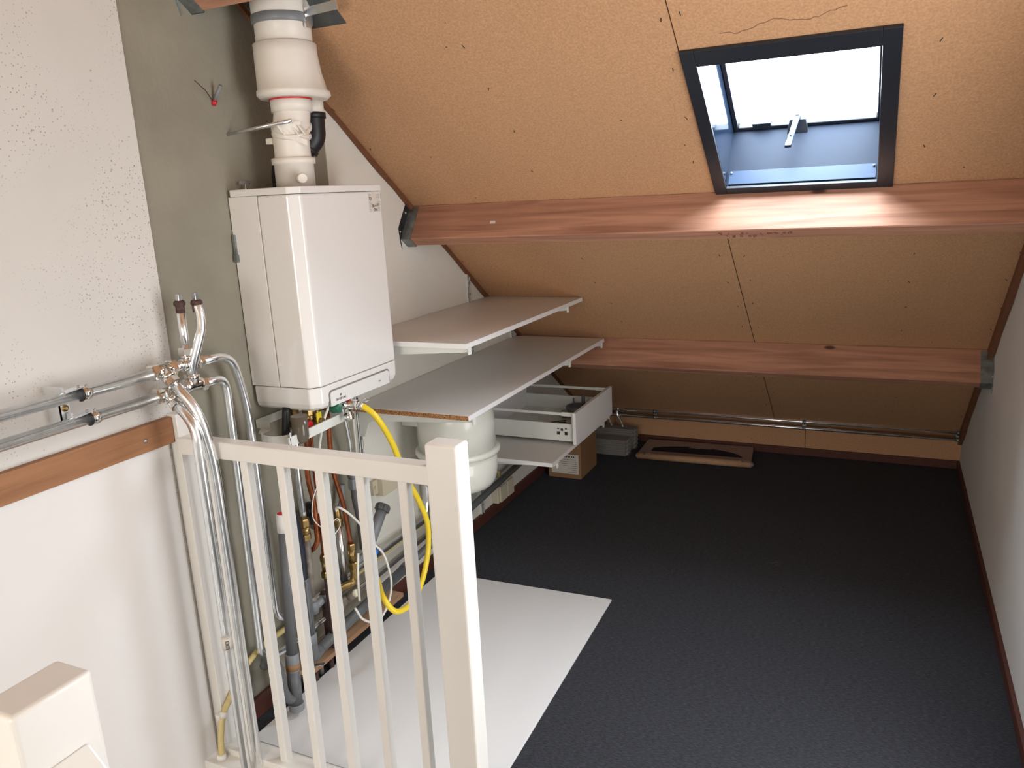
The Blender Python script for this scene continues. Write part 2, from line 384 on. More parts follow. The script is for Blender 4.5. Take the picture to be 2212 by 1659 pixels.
# staple marks and a dried water edge on the boards
P = lambda x, y, d=0: Vector((x, y, zf(y)))+NF*d
rnd = random.Random(11); mb = MB()
for X in (.02, .61, 1.185, 1.255, 1.84, 2.165):
    for k in range(26):
        y = .5+k*.165+rnd.random()*.03; x = X+rnd.uniform(-.012, .012)
        if SKY[0]-.02 < x < SKY[1]+.02 and SKY[2]-.02 < y < SKY[3]+.02: continue
        a = rnd.uniform(-.5, .5); u = Vector((sin(a), 0, 0))+UF*cos(a); w = Vector((cos(a), 0, 0))-UF*sin(a)
        mb.frame_box(P(x, y)-NF*.0008, u*.013, w*.0026, NF*.0006)
obj('staple_marks', mb, m_dust, ce, kind='stuff')
mb = MB(); pr = None
for k in range(34):
    x = 1.335+k*.0093; y = 2.232+.008*sin(k*.33)-.0006*k+rnd.uniform(-.003, .003)
    if pr: mb.frame_box(P(*pr)-NF*.0005, P(x, y)-P(*pr), UF*(.0016+rnd.random()*.0016), NF*.0004)
    pr = (x, y)
obj('water_stain_edge', mb, plain('water_stain', (.24, .12, .07), .8), ce, kind='stuff')
# laths closing the joint of slope and gable walls
def lath(x, w, y0, y1, drop, seedv):
    rnd = random.Random(seedv); n = 34; mb = MB(); pts = []
    for i in range(n+1):
        y = y0+(y1-y0)*i/n; h = drop*(.75+.5*rnd.random()); p = Vector((x, y, zf(y))); pts.append((p, p-Vector((0, 0, h))))
    for (a, c), (b_, d) in zip(pts, pts[1:]): mb.prism([a, b_, d, c], (w, 0, 0))
    return mb
obj('trim_2', lath(.004, .012, .9, 4.7, .022, 1), m_lath, kind='structure')
obj('trim_3', lath(WR-.001, -.02, .9, 4.7, .055, 2), m_lath, kind='structure')
obj('baseboard_left', MB().box(.003, .017, 2.05, YB, 0, .058), m_skirt, kind='structure', bevel=.002)
obj('baseboard_left_near', MB().box(0, .015, 1.53, 1.74, 0, .07), m_skirt, kind='structure', bevel=.002)
obj('baseboard_right', MB().box(WR-.014, WR, YREAR, YB, 0, .045), m_skirt, kind='structure', bevel=.002)
obj('baseboard_back', MB().box(0, WR, YB-.014, YB, 0, .045), m_skirt, kind='structure', bevel=.002)

# ------------------------------------------------------------------ skylight
wi = thing('window_1', None, None, kind='structure', loc=tuple(c1))
P = lambda x, y, d=0: Vector((x, y, zf(y)))+NF*d
def ring(mb, o, i, d0, d1):
    for a, b_, c, e in [(o[0], i[0], o[2], o[3]), (i[1], o[1], o[2], o[3]), (i[0], i[1], o[2], i[2]), (i[0], i[1], i[3], o[3])]:
        mb.prism([P(a, c, d0), P(b_, c, d0), P(b_, e, d0), P(a, e, d0)], NF*(d1-d0))
    return mb
obj('frame', ring(MB(), SKY, HOLE, -.012, .0), m_frame, wi, bevel=.002)
inn = HOLE; D = .25
mb = MB(); w = .02
mb.prism([P(inn[0]-w, inn[2]-w), P(inn[0], inn[2]-w), P(inn[0], inn[3]+w), P(inn[0]-w, inn[3]+w)], NF*D)
mb.prism([P(inn[1], inn[2]-w), P(inn[1]+w, inn[2]-w), P(inn[1]+w, inn[3]+w), P(inn[1], inn[3]+w)], NF*D)
obj('kerb_sides', mb, m_shaft, wi); mb = MB()
mb.prism([P(inn[0], inn[2]-w), P(inn[1], inn[2]-w), P(inn[1], inn[2]), P(inn[0], inn[2])], NF*D)
mb.prism([P(inn[0], inn[3]), P(inn[1], inn[3]), P(inn[1], inn[3]+w), P(inn[0], inn[3]+w)], NF*D)
obj('kerb', mb, m_kerbm, wi)
obj('sash', ring(MB(), inn, (inn[0]+.016, inn[1]-.012, inn[2]+.01, inn[3]-.012), D-.03, D-.002), m_frame, wi, bevel=.003)
obj('pane', MB().prism([P(inn[0], inn[2], D), P(inn[1], inn[2], D), P(inn[1], inn[3], D), P(inn[0], inn[3], D)], NF*.004), m_pane, wi)
obj('ledge', MB().prism([P(inn[0]+.006, inn[3]-.004, .002), P(inn[1]-.006, inn[3]-.004, .002), P(inn[1]-.006, inn[3]-.0005, .002), P(inn[0]+.006, inn[3]-.0005, .002)], NF*.052), m_ledge, wi)
for x in (inn[0]+.012, inn[1]-.012):
    obj('screw', MB().lathe([(.004, 0), (.004, .003), (0, .004)], P(x, inn[3]-.005, .045), UF, 10), m_steel, wi)
# catch block and opening bar
xb = 1.472
st = obj('stay_bracket', MB().prism([P(xb-.034, inn[3]-.001, D-.055), P(xb+.030, inn[3]-.001, D-.055), P(xb+.024, inn[3]-.030, D-.03), P(xb-.026, inn[3]-.030, D-.03)], NF*.02), m_frame, wi)
a0 = P(xb, inn[3]-.038, D-.012); a1 = P(xb-.016, inn[3]-.05, .115); dd = (a1-a0)
mb = MB().frame_box(a0-Vector((.009, 0, 0))-UF*.004, (.018, 0, 0), UF*.008, dd)
br = obj('opening_stay', mb, m_ledge, wi, bevel=.0015)
sub('rivet', MB().lathe([(.004, 0), (.004, .003), (0, .004)], a0+dd*.8+UF*.004, UF, 12), m_chrome, br)
sub('end_cap', MB().frame_box(a1-Vector((.010, 0, 0))-UF*.006, (.020, 0, 0), UF*.012, dd.normalized()*.022), m_black, br, bevel=.002)
sub('red_tag', MB().frame_box(a0-Vector((.006, 0, 0))+UF*.005, (.012, 0, 0), UF*.001, dd.normalized()*.012), m_red, br)
obj('seal_block', MB().prism([P(1.325, inn[3]-.012, D-.03), P(1.385, inn[3]-.012, D-.03), P(1.385, inn[3]-.024, D-.03), P(1.325, inn[3]-.024, D-.03)], NF*.026), m_frame, wi, bevel=.002)
# ------------------------------------------------------------------ purlins
def purlin(y0, x0, x1, label):
    j = Vector((0, y0, zf(y0))); h = -NF*.155; w_ = -UF*.052
    o = Vector((x0, y0, zf(y0)))
    t_ = thing('roof_purlin', label, 'beam', tuple(o+h), 'roof purlins')
    obj('beam', MB().frame_box(o, (x1-x0, 0, 0), h, w_), m_purlin, t_, bevel=.003, seg=1)
    return t_, o, h, w_
def hanger(t_, o, h, w_, side=1, ln=.045, tip=True):
    """U-shaped zinc joist hanger round the beam end"""
    e = .003; hn = h.normalized(); wn = w_.normalized(); X = Vector((side, 0, 0))
    o = Vector((0 if side > 0 else WR, o.y, o.z))+h*.06
    H = h*.94
    mb = MB()
    mb.frame_box(o-wn*e, X*ln, H+hn*e, wn*e)            # near side cheek
    mb.frame_box(o+w_, X*ln, H+hn*e, wn*e)              # far side cheek
    mb.frame_box(o+H-wn*e, X*ln, hn*e, w_+wn*2*e)       # seat
    p = obj('joist_hanger', mb, m_zinc, t_)
    mb = MB()                                           # wall flange with pointed foot
    q = o+H
    mb.prism([o-wn*.038, o-wn*.002, q-wn*.002+hn*.004, q+w_*.5+hn*.028, q+w_*.5+hn*.034, q-wn*.006+hn*.010, q-wn*.038-hn*.028], X*.003)
    sub('wall_flange', mb, m_zinc, p)
    for k in (.25, .85): sub('bolt', MB().lathe([(.006, 0), (.006, .002), (.003, .005)], o+H*k-wn*.02+X*.003, X, 8), m_steel, p)
p1 = purlin(2.80, .012, WR-.002, 'long pinkish timber purlin running directly under the skylight, left end in zinc hanger')
p2 = purlin(3.79, .012, WR-.002, 'lowest reddish timber purlin, just above the wall pipes and behind the shelves')
p3 = purlin(1.81, .012, WR-.002, 'orange brown timber purlin at the top left corner, above the flue pipe')
hanger(*p1); hanger(*p2); hanger(*p3)
hanger(*p2, side=-1)
# purlin print: worn dark stencil marks on the underside of the middle one, nail plates
pb = p1[1]; base = p1[1]+p1[2]
mk = MB(); rnd = random.Random(4)
for i in range(11):
    x = 1.245+i*.022+rnd.random()*.006
    for k in range(2):
        u0 = .010+rnd.random()*.022
        mk.frame_box(Vector((x+k*.006, base.y, base.z))-UF*u0-NF*.0006, (.003+rnd.random()*.008, 0, 0), -UF*(.006+rnd.random()*.010), NF*.0005)
obj('stencil_marks', mk, plain('faded_stencil', (.20, .09, .07), .8), p1[0], kind='stuff')
gm = MB().frame_box(Vector((.385, pb.y, pb.z))+p1[2]*.55-(-UF)*.0008, (.022, 0, 0), p1[2].normalized()*.012, UF*.0006)
obj('white_scuff', gm, m_paper, p1[0])

# ------------------------------------------------------------------ balustrade at the stairwell edge
bl = thing('balustrade', 'white painted balustrade with six balusters and square newel in front of boiler pipes', 'railing', (.45, 1.48, 0))
obj('newel_post', MB().box(.832, .917, 1.452, 1.510, -.25, 1.058), m_cream, bl, bevel=.007, seg=3)
obj('handrail', MB().box(.030, .834, 1.466, 1.508, .950, .998), m_cream, bl, bevel=.004, seg=2)
obj('half_post', MB().box(.0045, .040, 1.470, 1.528, -.02, 1.062), m_cream, bl, bevel=.002)
obj('bottom_rail', MB().box(.02, .834, 1.455, 1.515, -.005, .03), m_cream, bl, bevel=.003)
for i in range(6):
    x = .132+.1235*i
    obj('baluster', MB().box(x-.0125, x+.0125, 1.474, 1.500, .02, .955), m_cream, bl, bevel=.003, seg=2)
obj('trim_4', MB().box(.004, .93, FE-.02, 1.535, -.05, .012), m_cream, kind='structure', bevel=.003)
nw = thing('newel_post', 'square white newel post with stub of handrail, cut off in the bottom left corner', 'post', (.875, .5, 0))
obj('post', MB().box(.842, .906, .447, .549, -.3, 1.06), m_cream, nw, bevel=.006, seg=3)
obj('handrail', MB().prism([(.906, .475, .975), (.906, .475, .915), (1.16, .475, .655), (1.16, .475, .715)], (0, .052, 0)), m_cream, nw, bevel=.004)
# hardwood strip on the wall
hs = thing('wall_strip', 'varnished brown hardwood strip screwed to the left wall under the pipes', 'strip', (.01, .4, .98))
obj('board', MB().box(.004, .026, -1.2, 1.468, .984, 1.056), m_hardwood, hs, bevel=.002)
for y in (1.375, .6, -.3): obj('screw', MB().lathe([(.006, 0), (.006, .002), (.001, .004)], (.026, y, 1.016), (1, 0, 0), 12), m_steel, hs)

# ------------------------------------------------------------------ boiler
bo = thing('boiler', 'white wall-hung gas boiler with maker name on its lower flap', 'boiler', (.12, 2.01, .985))
y0, y1, zt, zb_ = 1.803, 2.262, 1.648, .990
def bprof(z, ins=0, x1=.247, rear=.012):       # plan outline of the case
    return [(rear, y0+ins, z), (.222-ins, y0+ins, z), (x1-ins, y0+.030+ins, z), (x1-ins, y1-.030-ins, z), (.222-ins, y1-ins, z), (rear, y1-ins, z)]
obj('back_case', MB().box(.003, .111, y0+.001, y1-.001, 1.062, 1.628), m_boiler, bo, bevel=.002)
mb = MB().prism([(.1125, y0, 1.062), (.222, y0, 1.062), (.247, y0+.030, 1.062), (.247, y1-.030, 1.062), (.222, y1, 1.062), (.1125, y1, 1.062)], (0, 0, .5655))
obj('front_cover', mb, m_boiler, bo, bevel=.006, seg=3)
obj('top_cap', MB().prism([(x, y, 1.6285) for x, y, z in bprof(0, -.001, .248)], (0, 0, .020)), m_boiler, bo, bevel=.003)
# bottom section, lower edge rounded in
mb = MB(); lv = [(1.0605, 0), (1.012, .001), (.998, .006), (.988, .018)]
vs = []; 
for z, ins in lv: vs += bprof(z, ins)
n6 = 6; fs = [[i for i in range(6)], [18+i for i in range(6)][::-1]]
for j in range(3): fs += [(j*6+i, j*6+(i+1) % 6, (j+1)*6+(i+1) % 6, (j+1)*6+i) for i in range(6)]
mb.add(vs, fs); bc = obj('bottom_section', mb, m_boiler, bo, bevel=.004, seg=2)
# control flap: dark gap, pale flap with rounded upper corners
def flap(yA, yB, zA, zB, r, x, d):
    pts = [(x, yA, zA)]
    for k in range(7): a = pi-k*pi/12; pts.append((x, yA+r+r*cos(a), zB-r+r*sin(a)))
    for k in range(7): a = pi/2-k*pi/12; pts.append((x, yB-r+r*cos(a), zB-r+r*sin(a)))
    pts.append((x, yB, zA)); return MB().prism(pts, (d, 0, 0))
obj('flap_recess', flap(1.862, 2.190, .994, 1.043, .014, .2465, .0012), m_inkg, bo)
fp = obj('control_flap', flap(1.867, 2.186, .9925, 1.038, .012, .2475, .002), m_boiler, bo, bevel=.0006, seg=1)
text('lettering', 'INTERGAS', .0105, (.2498, 1.893, 1.004), (0, 1, 0), (0, 0, 1), m_ink, fp)
text('lettering', 'hre', .010, (.2498, 2.122, 1.010), (0, 1, 0), (0, 0, 1), m_inkg, fp)
lm = MB()
for k in range(3): lm.box(.2495, .2501, 1.913+k*.0035, 1.915+k*.0035, 1.0165, 1.0225)
sub('emblem', lm, m_ink, fp)
# sticker
sk = obj('service_sticker', MB().box(.2471, .2476, 2.160, 2.222, 1.562, 1.622), m_paper, bo)
sk2 = MB(); 
sk.scale = (1, 1, 1)
rnd = random.Random(9); yA = 2.160; yB = 2.222
for r in range(12):
    z = 1.618-r*.0047
    a = yA+.002+rnd.random()*.002; b_ = a+.008+rnd.random()*.008; c = yB-.012-rnd.random()*.012
    sk2.box(.2476, .2479, a, b_, z-.0008, z); sk2.box(.2476, .2479, c, yB-.001, z-.0010, z-.0002)
sub('printed_text', sk2, m_inkg, sk, kind='stuff')
text('handwriting', '30-4-21', .0135, (.2479, 2.176, 1.5760), (0, 1, .1), (0, 0, 1), m_ink, sk)
text('handwriting', 'DN', .0125, (.2479, 2.185, 1.5650), (0, 1, 0), (0, 0, 1), m_ink, sk)
text('handwriting', 'X7', .0125, (.2479, 2.163, 1.602), (0, 1, -.2), (0, 0, 1), m_ink, sk)
# side clip and hanging screws
obj('side_clip', MB().box(.006, .014, y0-.006, y0, 1.46, 1.52).box(.006, .018, y0-.010, y0, 1.44, 1.462), m_zinc, bo)
obj('mounting_bolt', MB().cyl((.018, 1.865, 1.63), (.018, 1.865, 1.668), .003, 8).box(.014, .02, 1.845, 1.885, 1.664, 1.674), m_galv, bo)

# ------------------------------------------------------------------ flue
FY = 1.955
fx, lx = .148, .134
fu = thing('flue_pipe', 'thick white plastic flue rising from the boiler top into the roof', 'flue pipe', (lx, FY, 1.648))
obj('lower_pipe', MB().lathe([(.058, 0), (.058, .066), (.064, .067), (.064, .084), (.058, .086)], (lx, FY, 1.649), (0, 0, 1), 40), m_pvcw, fu)
obj('measuring_plug', MB().cyl((lx+.045, FY-.035, 1.672), (lx+.068, FY-.052, 1.672), .013, 18).lathe([(.015, 0), (.015, .006), (.012, .008)], (lx+.066, FY-.050, 1.672), (.8, -.6, 0), 18), m_pvcw, fu)
obj('elbow', MB().tube(spline([(lx, FY, 1.73), (lx, FY, 1.765), (lx+.004, FY-.004, 1.80), (lx+.012, FY-.004, 1.835), (lx+.014, FY, 1.865), (lx+.014, FY, 1.90)], 6), .053, 36), m_pvcw, fu)
obj('upper_collar', MB().lathe([(.059, 0), (.059, .034), (.055, .036)], (lx+.014, FY, 1.862), (0, 0, 1), 40), m_pvcw, fu)
obj('elbow_band', MB().lathe([(.0555, 0), (.0575, .004), (.0575, .012), (.0555, .016)], (lx+.004, FY-.002, 1.792), (.22, -.1, 1), 40), m_pvcw, fu)
obj('seal_ring', MB().lathe([(.062, 0), (.062, .005)], (lx+.014, FY, 1.896), (0, 0, 1), 40), m_red, fu)
# adapter: round sleeve above, long oval rim below where both pipes enter
def oval(cx, cy, r, ext, z, n=48):
    out = []
    for k in range(n):
        a = 2*pi*k/n; out.append(Vector((cx+r*cos(a), cy+r*sin(a)+(ext if sin(a) > 0 else 0), z)))
    return out
lv = [(.083, 0, 2.052), (.090, 0, 2.048), (.090, 0, 2.02), (.090, .012, 1.97), (.091, .030, 1.925), (.094, .036, 1.922), (.095, .038, 1.910), (.086, .036, 1.900)]
mb = MB(); vs = []; n = 48
for r, e, z in lv: vs += oval(fx, FY, r, e, z)
fs = [(j*n+i, j*n+(i+1) % n, (j+1)*n+(i+1) % n, (j+1)*n+i) for j in range(len(lv)-1) for i in range(n)]
mb.add(vs, fs, True); mb.f.append(list(range(n))); mb.sm.append(False); mb.f.append([(len(lv)-1)*n+i for i in range(n)]); mb.sm.append(False)
obj('parallel_adapter', mb, m_pvcw, fu)
obj('upper_pipe', MB().cyl((fx, FY, 2.04), (fx, FY, 2.16), .080, 48), m_pvcw, fu)
obj('outer_sleeve', MB().cyl((fx, FY, 2.105), (fx, FY, 2.36), .084, 48), m_pvcw, fu)
cb = obj('clamp_band', MB().lathe([(.0852, 0), (.0865, .001), (.0865, .024), (.0852, .025)], (fx, FY, 2.100), (0, 0, 1), 48), m_pvcl, fu)
sub('fixing_bracket', MB().box(fx+.086, fx+.092, FY-.010, FY+.015, 2.083, 2.118).frame_box((fx+.088, FY-.002, 2.113), (.125, -.02, 0), (0, .004, 0), (0, -.006, .022)), m_galv, cb)
# black second duct from the adapter down behind the white pipe
obj('second_outlet', MB().lathe([(.037, 0), (.037, .045)], (fx, FY+.092, 1.858), (0, 0, 1), 28), m_pvcw, fu)
bd = obj('black_air_duct', MB().tube(spline([(fx, FY+.092, 1.875), (fx, FY+.092, 1.83), (fx-.005, FY+.088, 1.79), (fx-.04, FY+.06, 1.75), (fx-.065, FY+.03, 1.72), (fx-.070, FY+.015, 1.69), (fx-.070, FY+.015, 1.65)], 7), .036, 28), m_black, fu)
sub('ribbed_collar', MB().lathe([(.041, 0), (.041, .016), (.037, .018)], (fx, FY+.092, 1.850), (0, 0, 1), 28), m_black, bd)
sub('ribbed_collar', MB().lathe([(.040, 0), (.040, .012)], (fx-.018, FY+.078, 1.772), (-.6, -.5, -1), 28), m_black, bd)
# bracket rod from wall and ribbed white clamp
rd = obj('bracket_rod', MB().cyl((.0, 1.838, 1.806), (lx+.060, FY-.062, 1.834), .0045, 12).cyl((.070, 1.862, 1.816), (lx+.055, FY-.062, 1.833), .0065, 12), m_galv, fu)
mb = MB().lathe([(.0555, 0), (.059, .002), (.059, .009), (.0555, .011)], (lx+.010, FY-.004, 1.815), (.35, -.5, 1), 36)
for k in range(4):
    mb.frame_box((lx+.002+k*.018, FY-.068+k*.010, 1.830-k*.002), (.004, .003, 0), (0, .014, 0), (.018, .01, -.030))
mb.frame_box((lx+.000, FY-.069, 1.826), (.068, .036, -.004), (0, .004, 0), (0, 0, .010))
mb.frame_box((lx+.022, FY-.058, 1.790), (.052, .038, -.025), (.0, .004, 0), (0, 0, .016))
obj('ribbed_clamp', mb, m_pvcw, fu)
obj('clamp_lug', MB().box(lx-.058, lx-.036, FY-.046, FY-.030, 1.775, 1.792), m_pvcw, fu, bevel=.002)
# flashing plate on slope around the flue
P = lambda x, y, d=0: Vector((x, y, zf(y)))+NF*d
obj('roof_flashing', MB().prism([P(.02, 2.052, -.001), P(.302, 2.052, -.001), P(.302, 1.868, -.001), P(.02, 1.868, -.001)], -NF*.002), m_dzinc,
    label='dark grey zinc flashing plate on the slope around the flue', cat='plate')

# ------------------------------------------------------------------ shelves, uprights, brackets
def shelf(name, y0, y1, ztop, label, raw=False, x1=.50, slant=.03):
    t_ = thing('shelf_board', label, 'shelf', (.25, (y0+y1)/2, ztop-.018), 'wall shelf boards')
    obj('board', MB().box(.006, x1, y0, y1, ztop-.018, ztop), m_shelfmel, t_, bevel=.0012, seg=1)
    obj('front_edging', MB().box(x1, x1+.0015, y0, y1, ztop-.0175, ztop-.0003), m_melamine, t_)
    if raw: obj('raw_edge', MB().box(.008, x1-.002, y0-.0012, y0, ztop-.017, ztop-.001), m_edge, t_, label='unfinished brown chipboard end')
    else: obj('end_edging', MB().box(.008, x1-.001, y0-.0012, y0, ztop-.0175, ztop-.0005), m_melamine, t_)
    return t_
shelf('s', 2.285, 3.42, 1.116, 'topmost white shelf beside the boiler, its far corner touching the sloping ceiling')
shelf('s', 2.270, 3.72, .868, 'long middle white shelf with raw brown chipboard near end, above the white vessel', raw=True)
shelf('s', 2.985, 3.78, .455, 'lowest white shelf under the open drawer')
def upright(y, z0, z1, label, x=.0035):
    t_ = thing('slotted_upright', label, 'shelf upright', (x, y, z0), 'slotted shelf uprights')
    obj('channel', MB().box(x, x+.003, y-.012, y+.012, z0, z1).box(x, x+.012, y-.0125, y-.0105, z0, z1).box(x, x+.012, y+.0105, y+.0125, z0, z1).box(x+.0105, x+.012, y-.0125, y-.0045, z0, z1).box(x+.0105, x+.012, y+.0045, y+.0125, z0, z1), m_metalw, t_)
    mb = MB(); z = z0+.03
    while z < z1-.02:
        mb.box(x+.0121, x+.0124, y-.0055, y-.0030, z, z+.012); mb.box(x+.0121, x+.0124, y+.0030, y+.0055, z, z+.012); z += .05
    obj('slots', mb, m_ink, t_)['kind'] = 'stuff'
upright(2.305, .30, 1.16, 'white slotted shelf upright just right of the boiler')
upright(3.235, .018, 1.268, 'white slotted shelf upright with its foot at the skirting beside the socket box')
upright(3.680, .28, .912, 'short white slotted shelf upright at the far end of the shelves')
def bracket(y, ztop, label, L=.485, h=.05):
    t_ = thing('shelf_bracket', label, 'bracket', (.015, y, ztop-.11), 'white shelf brackets')
    x0 = .0156
    poly = [(x0, y-.003, ztop), (x0, y-.003, ztop-.105), (x0+.022, y-.003, ztop-.105), (x0+.045, y-.003, ztop-.052), (x0+.06, y-.003, ztop-.042), (L-.01, y-.003, ztop-.016), (L+.010, y-.003, ztop-.014), (L+.014, y-.003, ztop-.006), (L+.014, y-.003, ztop)]
    obj('arm', MB().prism(poly, (0, .006, 0)), m_metalw, t_, bevel=.001)
    obj('seat_rail', MB().box(x0+.02, L+.005, y-.009, y+.009, ztop-.0028, ztop-.0001), m_metalw, t_)
    obj('front_lip', MB().box(L+.013, L+.019, y-.009, y+.009, ztop-.022, ztop+.003), m_metalw, t_, bevel=.001)
for y, z, lb in [(2.305, 1.0975, 'near bracket holding the topmost shelf, next to the boiler'), (3.235, 1.0975, 'far bracket holding the topmost shelf, poking out beyond its front edge'),
                 (2.305, .8495, 'near bracket holding the long middle shelf with the raw end'), (3.235, .8495, 'middle bracket under the long middle shelf, above the drawer'),
                 (3.680, .8495, 'far bracket at the far end of the long middle shelf'), (3.045, .4365, 'near bracket under the lowest shelf'), (3.680, .4365, 'far bracket under the lowest shelf')]:
    bracket(y, z, lb)

# ------------------------------------------------------------------ expansion vessel
vy, vx = 2.62, .248; vz = .617
ve = thing('expansion_vessel', 'round white expansion vessel with a rolled seam, hanging under the middle shelf', 'vessel', (vx, vy, .44))
def arc(r, z0, z1, n=8, up_=True): return [(r*cos(pi/2*k/n), z0+(z1-z0)*sin(pi/2*k/n)) for k in range(n+1)]
obj('lower_shell', MB().lathe([(0, .445)]+[(.154*sin(pi/2*k/8)*.35+.10*sin(pi/2*k/8), .452+.0*k) for k in range(1, 3)]+[(.105, .456), (.135, .472), (.150, .498), (.155, .53), (.156, vz)], (vx, vy, 0), (0, 0, 1), 56), m_vessel, ve)
obj('upper_shell', MB().lathe([(.154, vz), (.153, .75), (.148, .785), (.132, .812), (.10, .832), (.04, .843), (0, .844)], (vx, vy, 0), (0, 0, 1), 56), m_vessel, ve)
obj('seam_ring', MB().lathe([(.156, -.012), (.166, -.011), (.170, -.005), (.170, .005), (.166, .011), (.155, .012)], (vx, vy, vz), (0, 0, 1), 56), m_vessel, ve)
obj('wall_strap', MB().box(.006, .10, vy-.02, vy+.02, .70, .73), m_metalw, ve)

# ------------------------------------------------------------------ drawer on the lowest shelf
dr = thing('drawer', 'white metal-sided drawer box standing open on the lowest shelf', 'drawer', (.27, 3.5, .457))
DY0, DY1, DX0, DX1 = 3.232, 3.765, .035, .505
obj('front_panel', MB().box(DX1, DX1+.016, DY0, DY1, .462, .612), m_melamine, dr, bevel=.001, seg=1)
for y in (DY0+.018, DY1-.031):
    sd = obj('side', MB().box(DX0, DX1, y, y+.013, .470, .553), m_metalw, dr, bevel=.002, label=None)
    if y < 3.4:
        mb = MB()
        for (a, b_, c, d) in [(.420, .434, .500, .515), (.458, .472, .500, .515), (.422, .432, .527, .532), (.460, .470, .527, .532), (.439, .451, .519, .530)]:
            mb.box(a, b_, y-.0008, y+.0002, c, d)
        sub('fixing_cutouts', mb, m_ink, sd)
    rl = obj('gallery_rail', MB().box(DX0, DX1-.06, y, y+.010, .592, .606), m_metalw, dr, bevel=.003)
    sub('rail_end', MB().box(DX1-.062, DX1, y-.001, y+.011, .590, .608).box(DX1-.012, DX1, y-.001, y+.011, .552, .592), m_metalw, rl, bevel=.0015)
obj('bottom', MB().box(DX0, DX1, DY0+.031, DY1-.031, .471, .484), m_shelfmel, dr)
obj('back_panel', MB().box(DX0, DX0+.014, DY0+.02, DY1-.02, .484, .603), m_melamine, dr)
# things lying in the drawer
tp = thing('sink_trap', 'dark grey sink trap with upright pegs lying inside the drawer', 'sink trap', (.37, 3.62, .485))
obj('bowl', MB().lathe([(.02, 0), (.040, .006), (.048, .030), (.054, .034), (.056, .052), (.050, .056), (.046, .054), (.04, .05)], (.385, 3.61, .4855), (0, 0, 1), 36), m_pvc, tp)
obj('peg', MB().cyl((.365, 3.62, .53), (.365, 3.62, .575), .0045, 10), m_pvc, tp)
obj('peg', MB().cyl((.41, 3.64, .53), (.41, 3.64, .59), .010, 14), m_pvc, tp)
obj('outlet', MB().lathe([(.016, 0), (.016, .055), (.020, .057), (.020, .075), (.015, .075), (.015, .06)], (.385, 3.60, .508), (-.8, -.75, 0), 20), m_pvcl, tp)
for k, (pts, lb) in enumerate([([(.10, 3.31, .4865), (.20, 3.40, .4865), (.30, 3.47, .4865), (.36, 3.52, .4865)], 'left one of two thin dark cables lying in the drawer'),
                         ([(.13, 3.30, .4868), (.22, 3.38, .4868), (.31, 3.45, .4868), (.37, 3.49, .4868)], 'right one of two thin dark cables lying in the drawer')]):
    obj('cable', MB().tube(spline(pts, 6), .0022, 8), m_black, label=lb, cat='cable', group='cables in the drawer')

# ------------------------------------------------------------------ cardboard box, corrugated blocks, wrapped package on the floor
bx = thing('cardboard_box', 'brown cardboard box with a large paper label on the floor behind the lowest shelf', 'box', (.16, 4.1, 0))
obj('carton', MB().box(.064, .264, 3.965, 4.235, 0, .33), m_card, bx, bevel=.003)
lb_ = obj('paper_label', MB().box(.085, .250, 3.9638, 3.965, .028, .145), m_paper, bx)
mb = MB()
rnd = random.Random(5)
for k in range(9): mb.box(.132+k*.0105, .132+k*.0105+.005+rnd.random()*.004, 3.9632, 3.9638, .126, .134)
sub('printed_text', mb, m_ink, lb_, kind='stuff')
mb = MB()
for r in range(7):
    a = .135+rnd.random()*.04+(.04 if r > 3 else 0); mb.box(a, .245-rnd.random()*.01, 3.9633, 3.9638, .112-r*.0125, .1145-r*.0125)
sub('small_print', mb, m_inkg, lb_, kind='stuff')
def corr(x0, x1, y0, z0, H, dep, n, label, ang):
    t_ = thing('corrugated_block', label, 'profile bundle', ((x0+x1)/2, y0+dep/2, z0), 'grey corrugated bundles')
    pts = []; pit = H/n
    for k in range(n*8+1):
        z = H*k/(n*8); y = .010*cos(2*pi*k/8); pts.append((z, y))
    front = [Vector((x0, y0+.012+y+ang*z, z0+z)) for z, y in pts]
    back = [Vector((x0, y0+dep+y+ang*z, z0+z)) for z, y in pts][::-1]
    obj('sheet_stack', MB().prism(front+back, (x1-x0, 0, 0)), m_corr, t_)
    for k in range(3):
        o_ = .02+k*(dep-.03)/3
        rim = [Vector((x1, y0+.012+o_+y+ang*z, z0+z)) for z, y in pts]+[Vector((x1, y0+.024+o_+y+ang*z, z0+z)) for z, y in pts][::-1]
        obj('rolled_end', MB().prism(rim, (.012, 0, 0)), m_corr, t_)
corr(.10, .385, 4.40, 0, .096, .10, 4, 'nearer grey corrugated plastic bundle on the floor beside the cardboard box', .10)
corr(.10, .392, 4.535, 0, .125, .09, 5, 'farther grey corrugated plastic bundle, against the knee wall under the radiator tails', .10)
pk = thing('flat_package', 'flat film-wrapped package with dark inlay lying on the carpet at the knee wall', 'package', (.8, 4.6, 0))
mb = MB().prism([(.462, 4.40, 0), (1.128, 4.425, 0), (1.098, 4.72, 0), (.452, 4.70, 0)], (0, 0, .034)); obj('wrapped_board', mb, m_wrap, pk, bevel=.004)
obj('front_bar', MB().tube([(.470, 4.402, .022), (.80, 4.414, .022), (1.125, 4.427, .022)], .020, 16), m_ply, pk)
mb = MB(); pts = [(.53, 4.475)]+[(.53+.54*k/16, 4.475+.02*k/16+.125*(sin(pi*min(1, (k+1.5)/17.5))**.55)) for k in range(17)]+[(1.07, 4.495)]
obj('dark_inlay', MB().prism([(x, y, .0342) for x, y in pts], (0, 0, .0012)), m_dark, pk)
obj('paper_strip', MB().prism([(.735, 4.585, .0356), (.865, 4.590, .0356), (.875, 4.612, .0356), (.745, 4.607, .0356)], (0, 0, .0008)), m_corr, pk)
